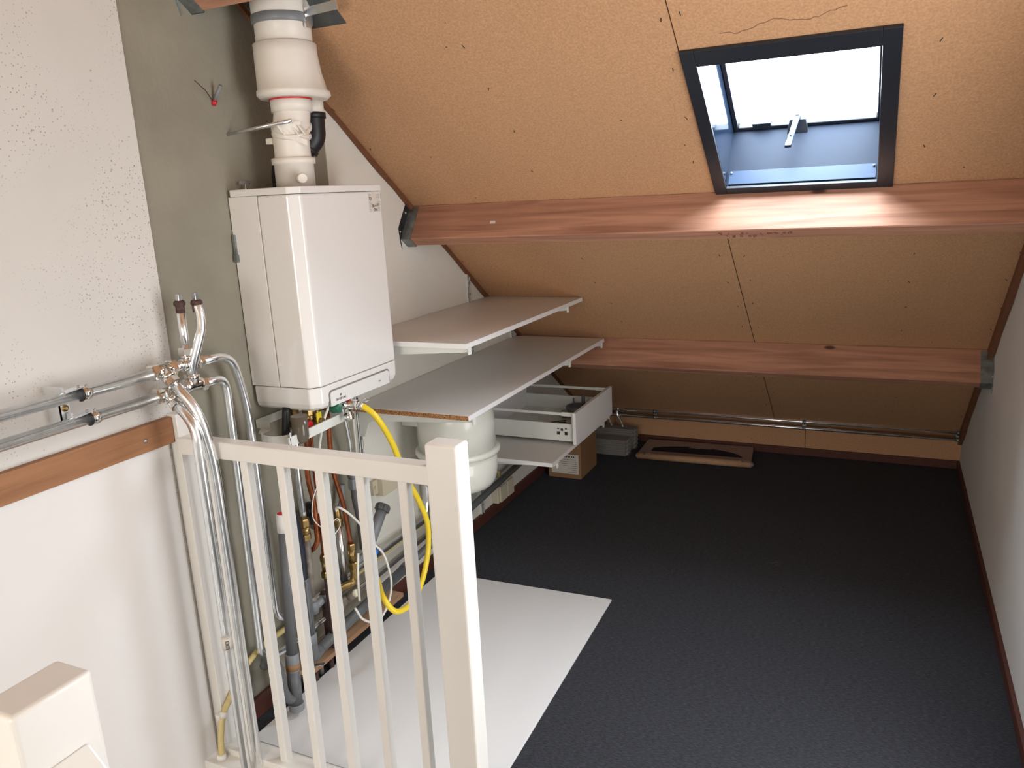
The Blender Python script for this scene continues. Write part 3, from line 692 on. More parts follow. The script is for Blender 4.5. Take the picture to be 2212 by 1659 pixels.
for x in (.505, 1.075): obj('silver_tape', MB().cyl((x, 4.403+(x-.47)*.038, .022), (x+.045, 4.405+(x-.47)*.038, .022), .0208, 16), m_galv, pk)
for s_, x in ((-1, .470), (1, 1.125)): obj('film_end', MB().cyl((x, 4.402+(x-.47)*.038, .022), (x+s_*.018, 4.402+(x-.47)*.038, .020), .0205, 14, r2=.006), m_wrap, pk)
# flat things wedged up on the slope above the drawer
fb = thing('folded_carton', 'dark brown folded carton wedged on the slope behind the long middle shelf', 'carton', (.3, 4.0, .6))
P = lambda x, y, d=0: Vector((x, y, zf(y)))+NF*d
obj('sheet', MB().prism([P(.05, 3.955, -.002), P(.335, 3.955, -.002), P(.36, 4.06, -.002), P(.05, 4.06, -.002)], -NF*.035), m_card, fb, bevel=.002)
obj('flap', MB().prism([P(.18, 3.975, -.038), P(.33, 3.975, -.038), P(.34, 4.02, -.038), P(.17, 4.02, -.038)], -NF*.008), m_dust, fb)

# ------------------------------------------------------------------ radiator pipes along the back
def straight(label, p0, p1, r, mat, cat='pipe', group=None, name='heating_pipe'):
    return obj(name, MB().cyl(p0, p1, r, 18), mat, label=label, cat=cat, group=group)
bp1 = thing('radiator_pipe', 'upper galvanised pipe of the pair along the low back wall', 'pipe', (1.2, 4.655, .232), 'back wall pipes')
obj('run', MB().cyl((.20, 4.655, .230), (2.188, 4.655, .232), .009, 18), m_galv, bp1)
obj('tee', MB().nut((.285, 4.655, .230), (.31, 4.655, .230), .016).cyl((.24, 4.655, .23), (.285, 4.655, .23), .013).nut((.22, 4.655, .230), (.24, 4.655, .230), .016), m_chrome, bp1)
obj('tail', MB().tube(spline([(.262, 4.655, .225), (.264, 4.65, .19), (.290, 4.64, .15), (.305, 4.63, .115), (.306, 4.625, .075)], 6), .009, 14), m_galv, bp1)
obj('tail_valve', MB().nut((.306, 4.625, .075), (.306, 4.625, .10), .015).cyl((.306, 4.625, .05), (.306, 4.625, .075), .009), m_chrome, bp1)
bp2 = thing('radiator_pipe', 'lower galvanised pipe of the pair along the low back wall', 'pipe', (1.2, 4.655, .195), 'back wall pipes')
obj('run', MB().cyl((.20, 4.655, .193), (2.188, 4.655, .193), .009, 18), m_galv, bp2)
obj('tee', MB().nut((.222, 4.655, .193), (.242, 4.655, .193), .015).cyl((.195, 4.655, .193), (.222, 4.655, .193), .012), m_chrome, bp2)
obj('tail', MB().tube(spline([(.205, 4.655, .19), (.206, 4.65, .165), (.225, 4.64, .13), (.238, 4.63, .10), (.238, 4.625, .072)], 6), .009, 14), m_galv, bp2)
obj('tail_valve', MB().nut((.238, 4.625, .072), (.238, 4.625, .097), .015).cyl((.238, 4.625, .05), (.238, 4.625, .072), .009), m_chrome, bp2)
def backclamp(x, label):
    t_ = thing('pipe_clamp', label, 'pipe clamp', (x, 4.66, .185), 'clamps on the back pipes')
    obj('plate', MB().box(x-.010, x+.010, 4.667, 4.670, .180, .250), m_zinc, t_)
    obj('saddle', MB().lathe([(.0092, -.009), (.0115, -.009), (.0115, .009), (.0092, .009)], (x, 4.655, .2315), (1, 0, 0), 18).lathe([(.0092, -.009), (.0115, -.009), (.0115, .009), (.0092, .009)], (x, 4.655, .193), (1, 0, 0), 18), m_zinc, t_)
    obj('stem', MB().cyl((x, 4.667, .215), (x, 4.70, .215), .004, 10), m_zinc, t_)
backclamp(.505, 'double clamp on the back pipes nearest the drawer')
backclamp(1.385, 'double clamp on the back pipes nearest the middle of their run')
backclamp(2.165, 'double clamp on the back pipes in the corner at the right wall')

# ------------------------------------------------------------------ heating pipes on the left wall
RP = .0135
def fit_tee(mb, c, ax, r=.019, L=.05, br_=None, brL=.03):
    c = Vector(c); ax = Vector(ax).normalized()
    mb.lathe([(r*.82, -L/2), (r, -L/2+.004), (r*.9, -L*.2), (r*.9, L*.2), (r, L/2-.004), (r*.82, L/2)], c, ax, 20)
    if br_: bv = Vector(br_).normalized(); mb.lathe([(r*.9, 0), (r*.9, brL*.6), (r, brL*.7), (r, brL), (r*.8, brL+.002)], c, bv, 20)
    return mb
UP, LO = 1.196, 1.134; PX_ = .08
def run(z, yend, label):
    t_ = thing('heating_pipe', label, 'pipe', (PX_, .4, z), 'pipes on the left wall')
    obj('run', MB().cyl((PX_, -1.3, z-.004), (PX_, yend, z), RP, 22), m_galv, t_)
    return t_
hp1 = run(UP, 1.385, 'upper galvanised pipe running level along the speckled white wall, into the chrome fittings')
hp2 = run(LO, 1.395, 'lower galvanised pipe running level along the speckled white wall, into the chrome fittings')
def fittings(t_, z, dy, d):
    obj('inlet_nut', MB().nut((PX_, 1.378+dy, z), (PX_, 1.398+dy, z), .0215), m_chrome, t_)
    fit = MB(); fit_tee(fit, (PX_, 1.418+dy, z), (0, 1, 0), .0195, .046, d, .030); obj('tee', fit, m_chrome, t_)
    obj('end_nut', MB().nut((PX_, 1.438+dy, z), (PX_, 1.454+dy, z), .0235), m_chrome, t_)
    obj('coupling', MB().cyl((PX_, 1.45+dy, z), (PX_, 1.485+dy, z), .0135), m_galv, t_)
fittings(hp1, UP+.003, .000, (.62, 0, -.55)); fittings(hp2, LO+.003, .004, (.6, 0, -.5))
fit = MB(); fit_tee(fit, (PX_, 1.505, UP+.002), (0, 1, 0), .0185, .055, (0, 0, 1), .024); obj('second_tee', fit, m_chrome, hp1)
obj('outlet_nut', MB().nut((PX_, 1.533, UP), (PX_, 1.549, UP), .019), m_chrome, hp1)
fit = MB(); fit_tee(fit, (PX_, 1.505, LO+.006), (0, 1, 0), .0205, .060, (.15, 0, 1), .030); obj('second_tee', fit, m_chrome, hp2)
obj('outlet_nut', MB().nut((PX_, 1.535, LO), (PX_, 1.552, LO), .0195), m_chrome, hp2)
# capped stubs
s1 = thing('capped_stub', 'straight capped pipe stub rising from the upper fittings, left of the bent one', 'pipe', (PX_, 1.5, 1.22), 'capped stubs')
obj('tube', MB().cyl((PX_, 1.503, 1.22), (PX_, 1.503, 1.345), .0115, 20), m_galv, s1)
obj('nut', MB().nut((PX_, 1.503, 1.222), (PX_, 1.503, 1.244), .0215), m_chrome, s1)
obj('joint', MB().cyl((PX_, 1.503, 1.336), (PX_, 1.503, 1.368), .0118, 18).lathe([(.0125, 0), (.0155, .004), (.015, .010), (.012, .014)], (PX_, 1.503, 1.354), (0, 0, 1), 18), m_hemp, s1)
obj('plug', MB().box(PX_-.006, PX_+.006, 1.497, 1.509, 1.366, 1.386), m_steel, s1, bevel=.001)
s2 = thing('capped_stub', 'bent capped pipe stub rising from the lower fittings, right of the straight one', 'pipe', (PX_, 1.5, 1.15), 'capped stubs')
obj('tube', MB().tube(spline([(PX_, 1.503, 1.155), (.098, 1.503, 1.20), (.116, 1.516, 1.262), (.120, 1.527, 1.295), (.115, 1.533, 1.33), (.108, 1.534, 1.352)], 6), .0125, 20), m_galv, s2)
obj('joint', MB().cyl((.108, 1.534, 1.335), (.106, 1.535, 1.366), .0125, 18).lathe([(.0125, 0), (.0155, .004), (.015, .010), (.012, .014)], (.107, 1.535, 1.352), (0, 0, 1), 18), m_hemp, s2)
obj('plug', MB().box(.100, .112, 1.529, 1.541, 1.364, 1.386), m_steel, s2, bevel=.001)
# drops: two in front of the handrail, two behind it
def drop(label, pts, r, rad, extra=None):
    t_ = thing('drop_pipe', label, 'pipe', tuple(pts[-1]), 'vertical galvanised pipes')
    obj('tube', MB().tube(fillet(pts, rad, 12), r, 20), m_galv, t_); return t_
da = drop('leftmost vertical galvanised pipe, bending down in front of the handrail', [(.100, 1.418, 1.120), (.176, 1.410, 1.062), (.182, 1.401, -2.0)], .0135, .10)
db = drop('second vertical galvanised pipe from the left, bending down in front of the handrail', [(.100, 1.418, 1.178), (.176, 1.428, 1.092), (.182, 1.448, .95), (.182, 1.448, -2.0)], .0135, .10)
obj('nut', MB().nut((.102, 1.417, 1.118), (.118, 1.416, 1.104), .018), m_chrome, da)
obj('nut', MB().nut((.100, 1.418, 1.180), (.116, 1.419, 1.164), .0185), m_chrome, db)
sb = obj('barcode_sticker', MB().lathe([(.0138, 0), (.0138, .035)], (.182, 1.4012, .425), (0, 0, 1), 20), m_paper, da)
mb = MB()
for k in range(7):
    d_ = Vector((.75, -.66, 0)); e_ = Vector((.66, .75, 0)); mb.frame_box(Vector((.182, 1.4012, .429+k*.0038))+d_*.0132-e_*.005, e_*.010, d_*.0009, (0, 0, .0020))
sub('bars', mb, m_ink, sb)
dc = drop('vertical galvanised pipe behind the handrail, the left one of that pair', [(PX_, 1.54, LO), (.072, 1.632, LO-.002), (.060, 1.632, .235), (.060, 1.70, .20), (.060, 1.80, .196), (.060, 2.95, .216)], .0125, .085)
dd_ = drop('vertical galvanised pipe behind the handrail, the right one of that pair, nearest the boiler', [(PX_, 1.54, UP), (.072, 1.665, UP-.004), (.060, 1.715, 1.02), (.060, 1.715, .32), (.058, 1.80, .285), (.050, 2.95, .268)], .0125, .085)
# clamps of the level pipes
def wclamp(z, y, label, px=PX_):
    t_ = thing('pipe_clamp', label, 'pipe clamp', (px, y, z-.02), 'clamps on the left wall pipes')
    obj('band', MB().lathe([(RP+.0003, -.010), (RP+.003, -.010), (RP+.0038, 0), (RP+.003, .010), (RP+.0003, .010)], (px, y, z), (0, 1, 0), 24), m_chrome, t_)
    obj('rubber', MB().lathe([(RP+.0003, 0), (RP+.0036, 0), (RP+.0036, .003), (RP+.0003, .003)], (px, y-.0135, z), (0, 1, 0), 24), m_black, t_)
    obj('arm', MB().frame_box((px-.012, y-.050, z+.012), (.0, .045, .004), (.020, 0, 0), (0, 0, .003)).box(.004, px-.005, y-.052, y-.046, z+.004, z+.024), m_galv, t_)
    obj('screw', MB().cyl((px-.002, y-.012, z+.012), (px-.002, y-.012, z+.022), .0035, 10).cyl((px, y+.006, z+.014), (px, y+.006, z+.020), .003, 10), m_steel, t_)
wclamp(UP-.001, 1.192, 'clamp on the upper level pipe on the speckled wall')
wclamp(LO-.001, 1.203, 'clamp on the lower level pipe on the speckled wall')
wp = thing('clamp_plate', 'galvanised bracket plate with bolt between the two level pipes', 'bracket', (.03, 1.15, 1.13))
obj('plate', MB().box(.004, .050, 1.144, 1.147, 1.128, 1.178).box(.047, .050, 1.144, 1.170, 1.130, 1.176), m_galv, wp)
obj('bolt', MB().lathe([(.008, 0), (.008, .003), (.004, .003), (.004, .007)], (.050, 1.157, 1.166), (1, 0, 0), 12), m_brass, wp)

# ------------------------------------------------------------------ pipework below the boiler
# bottom fittings tray
tr_ = thing('connection_tray', 'white plastic connection tray with a round notch below the boiler', 'bracket', (.12, 1.83, .90))
obj('wall_plate', MB().box(.003, .006, 1.80, 2.02, .925, .952), m_metalw, tr_, bevel=.001)
obj('side_plate', MB().box(.006, .060, 1.795, 1.798, .925, .952), m_metalw, tr_, bevel=.001)
cx_, cy_, rr_ = .115, 1.775, .045
pts = [(.20, 1.72), (.20, 1.972), (.188, 1.972), (.188, 1.81)]
mb = MB().box(.196, .202, 1.735, 1.985, .893, .925)
obj('front_rail', MB().frame_box((.205, 1.715, .905), (-.008, 0, 0), (0, .262, .006), (0, 0, .030)), m_metalw, tr_, bevel=.002)
nb = []
for k in range(13): a = pi*.08+pi*.98*k/12+pi; nb.append((cx_+.048*cos(a)*1.1, cy_-.01+.040*sin(a)))
mb = MB()
for (xa, ya), (xb_, yb_) in zip(nb, nb[1:]): mb.frame_box((xa, ya, .885), (xb_-xa, yb_-ya, 0), (0, .003, 0), (0, 0, .045))
mb.frame_box((nb[-1][0], nb[-1][1], .885), (.205-nb[-1][0], 1.718-nb[-1][1], .02), (0, .003, 0), (0, 0, .045))
obj('notch_wall', mb, m_metalw, tr_)
obj('tray_floor', MB().prism([(.02, 1.80, .925), (.068, 1.80, .925), (.068, 1.75, .925), (.055, 1.75, .925)], (0, 0, .003)), m_metalw, tr_)
# siphon cup + black hose
sp = thing('siphon_cup', 'smoky transparent condensate cup under the boiler', 'siphon', (.195, 1.79, .9))
obj('cup', MB().lathe([(0, 0), (.012, .001), (.020, .008), (.024, .020), (.025, .085)], (.20, 1.772, .902), (0, 0, 1), 28), m_clear, sp)
bh = thing('condensate_hose', 'dark blue-black hose from the boiler down into the grey fluted drain pipe', 'hose', (.12, 1.794, .43))
obj('hose', MB().tube(spline([(.12, 1.812, .995), (.12, 1.797, .92), (.12, 1.775, .83), (.12, 1.77, .757), (.12, 1.780, .66), (.12, 1.795, .58)], 6), .0125, 16), m_black, bh)
obj('ribbed_flex', MB().tube(resample(spline([(.12, 1.782, .66), (.12, 1.795, .56), (.12, 1.797, .50), (.12, 1.795, .425)], 20), .003), .0155, 16, ribs=.05), m_navy, bh)
fd = thing('drain_riser', 'fluted grey drain pipe taking the dark hose, second grey riser from the left', 'pipe', (.12, 1.795, .16))
mb = MB().cyl((.12, 1.792, .20), (.12, 1.794, .432), .0185, 24)
for k in range(12): a = 2*pi*k/12; mb.cyl((.12+.0185*cos(a), 1.792+.0185*sin(a), .235), (.12+.0185*cos(a), 1.794+.0185*sin(a), .425), .002, 6)
obj('fluted_pipe', mb, m_pvc, fd)
obj('socket', MB().lathe([(.022, 0), (.022, .035), (.0205, .038)], (.12, 1.793, .197), (0, 0, 1), 24), m_pvcl, fd)
obj('branch_elbow', MB().tube(spline([(.12, 1.793, .20), (.118, 1.797, .165), (.11, 1.815, .14), (.10, 1.85, .138)], 6), .021, 20), m_pvc, fd)
dn = thing('drain_run', 'dark grey drain pipe running low along the left wall to the far end', 'pipe', (.09, 2.6, .12))
obj('pipe', MB().cyl((.098, 1.80, .132), (.085, 2.45, .166), .0195, 24).cyl((.085, 2.44, .166), (.060, 3.95, .226), .0165, 24), m_pvc, dn)
obj('socket', MB().cyl((.096, 1.93, .139), (.095, 1.965, .141), .023, 24), m_pvc, dn)
obj('socket', MB().cyl((.088, 2.40, .163), (.086, 2.45, .166), .023, 24), m_pvc, dn)
# standpipe with trap
sd_ = thing('standpipe', 'tall grey standpipe with white collar and bottom trap, leftmost of the risers', 'drain pipe', (.13, 1.69, .03))
obj('pipe', MB().cyl((.13, 1.725, .635), (.13, 1.692, .215), .0175, 26), m_pvc, sd_)
obj('collar', MB().lathe([(.0205, 0), (.0205, .058), (.0175, .058), (.0175, .01)], (.13, 1.7255, .625), (0, .06, 1), 26), m_panelw, sd_)
obj('red_liner', MB().lathe([(.0176, 0), (.0176, .0575), (.0155, .0575), (.0155, 0)], (.13, 1.7255, .626), (0, .06, 1), 26), m_red, sd_)
obj('socket', MB().lathe([(.0205, 0), (.0215, .002), (.0215, .058), (.0195, .060)], (.13, 1.688, .165), (0, .06, 1), 26), m_pvcl, sd_)
obj('sticker', MB().lathe([(.0218, 0), (.0218, .020)], (.13, 1.6885, .172), (0, .06, 1), 26), m_card, sd_)
tb = obj('trap_body', MB().cyl((.13, 1.688, .17), (.13, 1.683, .055), .021, 26), m_pvc, sd_)
sub('screw_cap', MB().lathe([(.024, 0), (.0245, .002), (.0245, .020), (.022, .022)], (.13, 1.683, .030), (0, 0, 1), 20, False), m_pvcl, tb)
obj('trap_bend', MB().tube(spline([(.13, 1.683, .075), (.13, 1.655, .085), (.13, 1.636, .13), (.13, 1.632, .19), (.11, 1.636, .222), (.075, 1.640, .222), (.055, 1.645, .19)], 6), .0150, 20), m_pvc, sd_)
# plywood board over the floor chase and dark pipe ends below it
pw = thing('plywood_board', 'raw plywood board set over the pipe chase at the foot of the wall', 'board', (.06, 1.95, .07))
obj('board', MB().prism([(.003, 1.745, .072), (.105, 1.815, .072), (.105, 2.36, .072), (.003, 2.36, .072)], (0, 0, .016)), m_ply, pw)
mb = MB()
for k in (0, 1, 2): mb.prism([(.1052, 1.815, .075+k*.005), (.1058, 1.815, .075+k*.005), (.1058, 2.36, .075+k*.005), (.1052, 2.36, .075+k*.005)], (0, 0, .0015))
obj('veneer_lines', mb, m_lath, pw)
obj('perforated_strap', MB().frame_box((.085, 1.83, .089), (.035, .02, .004), (.008, -.014, 0), (0, 0, .0015)).frame_box((.085, 1.83, .089), (.006, -.006, .045), (.008, -.014, 0), (.002, 0, 0)), m_galv, pw)
for k in range(5):
    y = 1.815+k*.042
    obj('pipe_end', MB().cyl((.055+.012*(k % 2), y, 0), (.055+.012*(k % 2), y, .30 if k % 2 else .072), .0095, 14), [m_black, m_hemp, m_dkpipe, m_hemp, m_black][k],
        label=['black pipe end under the plywood board, nearest the trap', 'second rusty brown pipe end behind the plywood board', 'third grey-brown pipe end under the plywood board', 'fourth rusty brown pipe end behind the plywood board', 'fifth black pipe end under the plywood board'][k], cat='pipe', group='pipe ends in the floor chase')
# level runs: yellow flex
yf = thing('yellow_conduit', 'ribbed cream-yellow conduit climbing from the stairwell edge and along the left wall', 'conduit', (.03, 1.5, 0))
pth = spline([(.056, 1.431, .014), (.056, 1.440, .084), (.056, 1.462, .146), (.052, 1.497, .172), (.045, 1.534, .199), (.040, 1.583, .223), (.033, 1.659, .240), (.030, 1.746, .240), (.030, 1.90, .240), (.030, 2.3, .245), (.030, 2.9, .246), (.028, 3.28, .245), (.028, 3.345, .243), (.028, 3.395, .22), (.03, 3.42, .165)], 24)
obj('conduit', MB().tube(resample(pth, .0035), .0092, 12, ribs=.05), m_yflex, yf)
obj('saddle', MB().cyl((.056, 1.456, .134), (.056, 1.464, .150), .0118, 16).box(.041, .058, 1.444, 1.468, .136, .148), m_cream, yf)
obj('end_collar', MB().lathe([(.014, 0), (.014, .012), (.011, .018)], (.056, 1.431, .012), (0, 0, 1), 18), m_cream, yf)
# sockets
so = thing('socket_outlet', 'cream double socket box low on the left wall above the skirting', 'socket', (.03, 3.44, .06))
obj('body', MB().box(.003, .040, 3.355, 3.535, .062, .158), m_ivory, so, bevel=.004)
for ya in (3.365, 3.450): obj('face', MB().box(.040, .052, ya, ya+.075, .068, .152), m_ivory, so, bevel=.003)
s2_ = thing('wall_socket', 'cream wall socket behind the balustrade, between boiler and vessel', 'socket', (.03, 2.43, .47))
obj('body', MB().box(.003, .045, 2.375, 2.475, .478, .560), m_ivory, s2_, bevel=.004)
obj('side_lug', MB().box(.003, .02, 2.345, 2.375, .490, .548).cyl((.02, 2.36, .52), (.024, 2.36, .52), .008, 14), m_ivory, s2_, bevel=.001)
# copper and galvanised risers
def riser(label, pts, r, mat, rad=None, cat='pipe'):
    t_ = thing('riser_pipe', label, cat, tuple(pts[-1]), 'risers under the boiler')
    obj('tube', MB().tube(spline(pts, 6), r, 16), mat, t_); return t_
riser('left copper riser, bending toward the wall at its foot', [(.13, 1.885, .99), (.12, 1.885, .854), (.10, 1.895, .739), (.10, 1.909, .642), (.10, 1.907, .547), (.10, 1.906, .515), (.09, 1.900, .488), (.05, 1.905, .455)], .0088, m_copper)
r2 = riser('middle short copper riser ending in a brass fitting', [(.12, 1.925, .99), (.10, 1.93, .85), (.10, 1.932, .7), (.10, 1.932, .578), (.10, 1.929, .53), (.10, 1.929, .45)], .0075, m_copper)
obj('brass_fitting', MB().nut((.10, 1.929, .425), (.10, 1.929, .45), .016).cyl((.10, 1.929, .39), (.10, 1.929, .425), .012).nut((.10, 1.929, .365), (.10, 1.929, .39), .017), m_brass, r2)
obj('lower_tube', MB().cyl((.10, 1.929, .10), (.10, 1.929, .37), .009), m_hemp, r2)
r3 = riser('right dark copper riser ending in a brass elbow', [(.15, 1.965, .99), (.14, 1.975, .876), (.125, 1.99, .79), (.11, 2.013, .711), (.11, 2.045, .583), (.11, 2.062, .43)], .0085, m_copper)
obj('brass_elbow', MB().nut((.11, 2.062, .408), (.11, 2.062, .432), .016).cyl((.11, 2.063, .36), (.11, 2.063, .41), .014).nut((.11, 2.064, .335), (.11, 2.064, .362), .018).tube(spline([(.11, 2.064, .34), (.11, 2.063, .305), (.105, 2.05, .285), (.09, 2.01, .283), (.085, 1.96, .278)], 5), .014, 16), m_brass, r3)
r4 = riser('galvanised riser with a brass union, left of the copper ones', [(.09, 1.885, .99), (.08, 1.881, .852), (.08, 1.872, .77), (.08, 1.875, .60)], .0105, m_galv)
obj('brass_union', MB().nut((.08, 1.875, .570), (.08, 1.875, .600), .0185).cyl((.08, 1.875, .545), (.08, 1.875, .57), .0165).nut((.08, 1.875, .522), (.08, 1.875, .548), .0185), m_brass, r4)
obj('old_pipe', MB().cyl((.08, 1.875, .525), (.08, 1.868, .305), .0125, 16).lathe([(.016, 0), (.016, .02), (.013, .022)], (.08, 1.868, .300), (0, 0, 1), 16), m_dkpipe, r4)
obj('pvc_sleeve', MB().cyl((.08, 1.868, .262), (.08, 1.868, .305), .0185, 20).cyl((.07, 1.868, .272), (.06, 2.05, .282), .0165, 20), m_pvcl, r4)
r5 = thing('air_vent', 'brass air vent on a galvanised pipe behind the third baluster', 'valve', (.07, 2.05, .29))
obj('vent', MB().lathe([(0, .075), (.008, .073), (.013, .062), (.014, .035), (.018, .033), (.018, .016), (.015, .014), (.0165, .008), (.0165, 0)], (.08, 2.045, .500), (0, 0, 1), 20), m_brass, r5)
obj('pipe', MB().cyl((.08, 2.047, .29), (.08, 2.045, .502), .0125, 18), m_galv, r5)
pg = thing('pump_head', 'black round pump head between the left copper risers', 'pump', (.05, 1.95, .55))
obj('body', MB().lathe([(.034, 0), (.038, .006), (.038, .032), (.028, .040)], (.030, 1.950, .585), (1, -.1, 0), 24), m_black, pg)
obj('terminal', MB().box(.06, .078, 1.925, 1.97, .585, .63), m_black, pg, bevel=.003)
obj('grey_flange', MB().cyl((.055, 1.955, .53), (.055, 1.955, .56), .017, 16), m_steel, pg)
vv = thing('meter_valve', 'grey valve with dark blue and bright blue dial behind the fourth baluster', 'valve', (.1, 2.2, .36))
obj('body', MB().cyl((.10, 2.08, .345), (.10, 2.175, .345), .013, 16), m_pvcl, vv)
obj('handle', MB().lathe([(.020, 0), (.024, .004), (.024, .016), (.018, .020)], (.105, 2.190, .345), (1, -.3, .1), 22), m_navy, vv)
obj('dial', MB().lathe([(.010, 0), (.009, .003)], (.1255, 2.184, .347), (1, -.3, .1), 16), m_blue, vv)
g5 = thing('grey_riser', 'grey plastic riser with nut, behind the fourth baluster', 'pipe', (.08, 2.16, .35))
obj('tube', MB().tube(spline([(.06, 2.148, .70), (.08, 2.152, .63), (.08, 2.155, .56), (.08, 2.168, .48), (.08, 2.172, .36)], 6), .0145, 18), m_pvc, g5)
obj('nut', MB().nut((.08, 2.150, .60), (.08, 2.150, .64), .0205), m_pvcl, g5)
g6 = riser('pale galvanised pipe curving down from the boiler to the grey riser nut', [(.13, 2.06, .99), (.11, 2.09, .94), (.095, 2.118, .88), (.08, 2.149, .801), (.066, 2.170, .72), (.066, 2.150, .64)], .0095, m_galv)
g8 = riser('clear grey tube rising in an arc behind the brass air vent', [(.045, 2.13, .62), (.045, 2.12, .56), (.045, 2.07, .50), (.045, 2.05, .40), (.045, 2.05, .30)], .0105, m_pvcl)
g7 = thing('vessel_pipe', 'galvanised pipe dropping down the white wall left of the white vessel', 'pipe', (.05, 2.66, .3))
obj('tube', MB().tube(spline([(.05, 2.645, .845), (.05, 2.655, .694), (.05, 2.658, .522), (.05, 2.676, .413), (.05, 2.674, .345), (.05, 2.655, .295)], 6), .0115, 18), m_galv, g7)
g9 = thing('drain_trap', 'grey drain end with a large slotted nut, slanting behind the fourth baluster', 'drain pipe', (.09, 2.25, .4))
aa = Vector((.09, 2.304, .476)); ab = Vector((.09, 2.19, .36)); ax_ = (ab-aa).normalized()
obj('tube', MB().cyl(aa, ab, .0205, 22), m_pvcl, g9)
mb = MB().lathe([(.024, 0), (.026, .003), (.026, .022), (.024, .026)], aa-ax_*.004, ax_, 22)
for k in range(8):
    a = 2*pi*k/8; q = ax_.to_track_quat('Z', 'Y'); mb.cyl(aa+q @ Vector((.0255*cos(a), .0255*sin(a), 0)), aa+q @ Vector((.0255*cos(a), .0255*sin(a), .022)), .004, 6)
obj('slotted_nut', mb, m_pvc, g9)
# knobs and valves
def knob(name, label, c, ax, r, L, mat):
    t_ = thing(name, label, 'valve', c)
    c = Vector(c); ax = Vector(ax).normalized(); mb = MB().lathe([(r*.9, 0), (r, .002), (r, L*.9), (r*.9, L)], c, ax, 20); q = ax.to_track_quat('Z', 'Y')
    for k in range(10): a = 2*pi*k/10; mb.cyl(c+q @ Vector((r*cos(a), r*sin(a), .003)), c+q @ Vector((r*cos(a), r*sin(a), L*.9)), r*.08, 6)
    obj('grip', mb, mat, t_)
    obj('body', MB().cyl(c-ax*.05, c, r*.65, 14).nut(c-ax*.02, c-ax*.004, r*.85), m_brass, t_); return t_
knob('tap_knob', 'round red valve knob under the boiler', (.160, 1.840, .934), (1, 0, -.05), .0165, .022, m_red)
knob('tap_knob', 'ribbed dark green valve knob under the boiler', (.200, 1.925, .972), (1, .15, 0), .0165, .032, m_green)
yk = thing('gas_valve', 'yellow gas valve key on brass fittings under the boiler', 'valve', (.17, 1.88, .92))
obj('key', MB().box(.182, .188, 1.868, 1.892, .922, .968), m_yellow, yk, bevel=.003)
obj('body', MB().cyl((.15, 1.88, .90), (.15, 1.88, .985), .016, 16).nut((.15, 1.88, .955), (.15, 1.88, .98), .021).cyl((.15, 1.88, .94), (.2, 1.88, .94), .009), m_brass, yk)
for y, lb in ((1.935, 'brass fitting behind the green knob'), (1.835, 'brass fitting behind the red knob')):
    t_ = thing('brass_fitting', lb, 'fitting', (.13, y, .92)); obj('body', MB().cyl((.13, y, .90), (.13, y, .99), .013, 14), m_brass, t_); obj('nut', MB().nut((.13, y, .925), (.13, y, .95), .019), m_brass, t_)
fv = thing('filling_valve', 'chrome filling valve with red lever where the yellow hose starts', 'valve', (.24, 1.965, .95))
obj('body', MB().cyl((.16, 1.965, .972), (.262, 1.965, .972), .0135, 18).nut((.200, 1.965, .972), (.222, 1.965, .972), .020).cyl((.235, 1.965, .94), (.235, 1.965, .985), .012, 18), m_chrome, fv)
obj('cap', MB().lathe([(.0165, 0), (.017, .004), (.017, .016), (.013, .020)], (.235, 1.965, .925), (0, 0, 1), 18), m_chrome, fv)
obj('lever', MB().cyl((.235, 1.965, .985), (.235, 1.965, 1.004), .0095, 14).box(.229, .241, 1.955, 1.995, 1.000, 1.006), m_red, fv)
obj('hose_tail', MB().nut((.255, 1.965, .975), (.272, 1.967, .973), .0165).cyl((.27, 1.967, .973), (.29, 1.97, .968), .0125, 16), m_chrome, fv)
obj('hose_clip', MB().lathe([(.0125, -.004), (.0140, -.004), (.0140, .004), (.0125, .004)], (.284, 1.969, .970), (1, .1, -.2), 20).cyl((.284, 1.969, .982), (.300, 1.975, .996), .0018, 8).cyl((.284, 1.965, .984), (.306, 1.985, .985), .0018, 8), m_steel, fv)
yh = thing('yellow_hose', 'bright yellow rubber hose hanging in a big loop behind the balustrade', 'hose', (.32, 2.1, .23))
obj('hose', MB().tube(spline([(.268, 1.968, .974), (.300, 1.973, .962), (.33, 1.986, .926), (.335, 2.048, .823), (.322, 2.125, .681), (.320, 2.195, .569), (.328, 2.228, .469), (.330, 2.214, .368), (.332, 2.153, .275), (.335, 2.07, .236), (.33, 1.985, .252), (.29, 1.978, .300), (.20, 2.075, .300), (.105, 2.15, .336)], 8), .0098, 16), m_yhose, yh)
def cable(label, pts, r, mat=m_white):
    return obj('cable', MB().tube(spline(pts, 7), r, 8), mat, label=label, cat='cable', group='loose white cables')
cable('white cable hanging straight down through the connection tray', [(.21, 1.925, .990), (.20, 1.910, .972), (.19, 1.890, .928), (.155, 1.905, .851), (.11, 1.943, .77), (.10, 1.929, .68), (.10, 1.925, .60)], .0042)
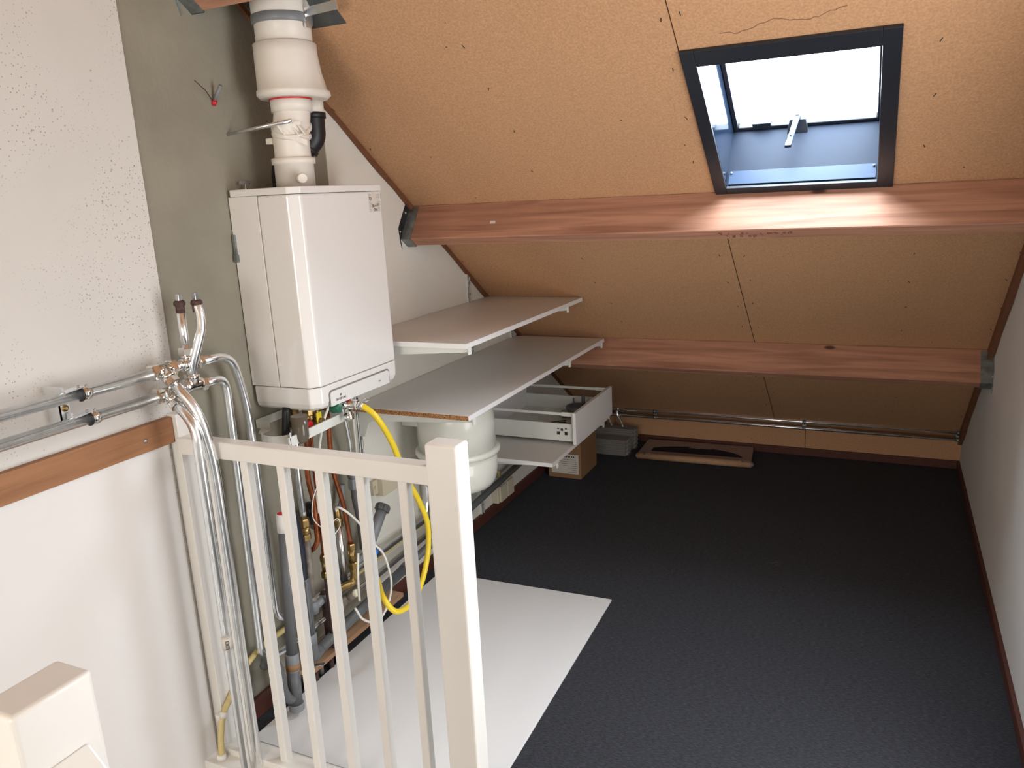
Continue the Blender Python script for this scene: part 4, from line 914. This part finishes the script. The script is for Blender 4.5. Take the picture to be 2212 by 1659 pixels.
cable('thin white wire curling past the left copper riser', [(.125, 1.935, .78), (.125, 1.915, .718), (.125, 1.880, .674), (.125, 1.866, .624), (.125, 1.882, .585), (.115, 1.938, .543), (.125, 1.985, .56), (.13, 1.99, .53), (.12, 1.95, .50)], .0018)
cable('thick white cable looping out beside the yellow hose', [(.10, 2.017, .570), (.105, 2.012, .586), (.125, 2.014, .584), (.145, 2.030, .560), (.165, 2.055, .515), (.185, 2.085, .44), (.200, 2.129, .369), (.205, 2.149, .251), (.200, 2.118, .176), (.200, 2.051, .152), (.200, 1.976, .200), (.200, 1.938, .262)], .0042)
cable('short white cable end hanging by the brass elbow', [(.14, 2.06, .40), (.15, 2.035, .34), (.15, 2.030, .29), (.15, 2.028, .235)], .0045)
# pale capped valve
cv = thing('drain_cock', 'grey drain cock with pale yellow cap on the low pipes', 'valve', (.1, 2.0, .22))
obj('body', MB().cyl((.075, 1.96, .215), (.075, 2.12, .218), .019, 18).nut((.075, 2.0, .215), (.075, 2.03, .216), .024).cyl((.075, 2.05, .22), (.12, 2.05, .245), .014, 16), m_dkpipe, cv)
obj('cap', MB().lathe([(.013, 0), (.014, .003), (.013, .012), (.009, .014)], (.116, 2.05, .246), (.8, -.2, .5), 14), m_cap, cv)

# ------------------------------------------------------------------ white sheet on the floor
obj('white_sheet', MB().prism([(.072, 1.540, .001), (.870, 1.537, .001), (.845, 2.722, .001), (.070, 2.695, .001)], (0, 0, .008)), m_melamine, label='large white melamine board lying flat on the carpet behind the newel', cat='board', bevel=.001, seg=1)
# wall plug with wire on the concrete
an = thing('wall_plug', 'grey plug with red end and a bent wire on the bare concrete', 'plug', (.01, 1.80, 1.9))
obj('sleeve', MB().cyl((.001, 1.800, 1.893), (.035, 1.800, 1.935), .0055, 12), m_pvcl, an)
obj('red_end', MB().cyl((.001, 1.797, 1.886), (.010, 1.797, 1.896), .007, 12), m_red, an)
obj('wire', MB().tube([(.006, 1.79, 1.897), (.03, 1.745, 1.917), (.055, 1.685, 1.935)], .0013, 6), m_hemp, an)
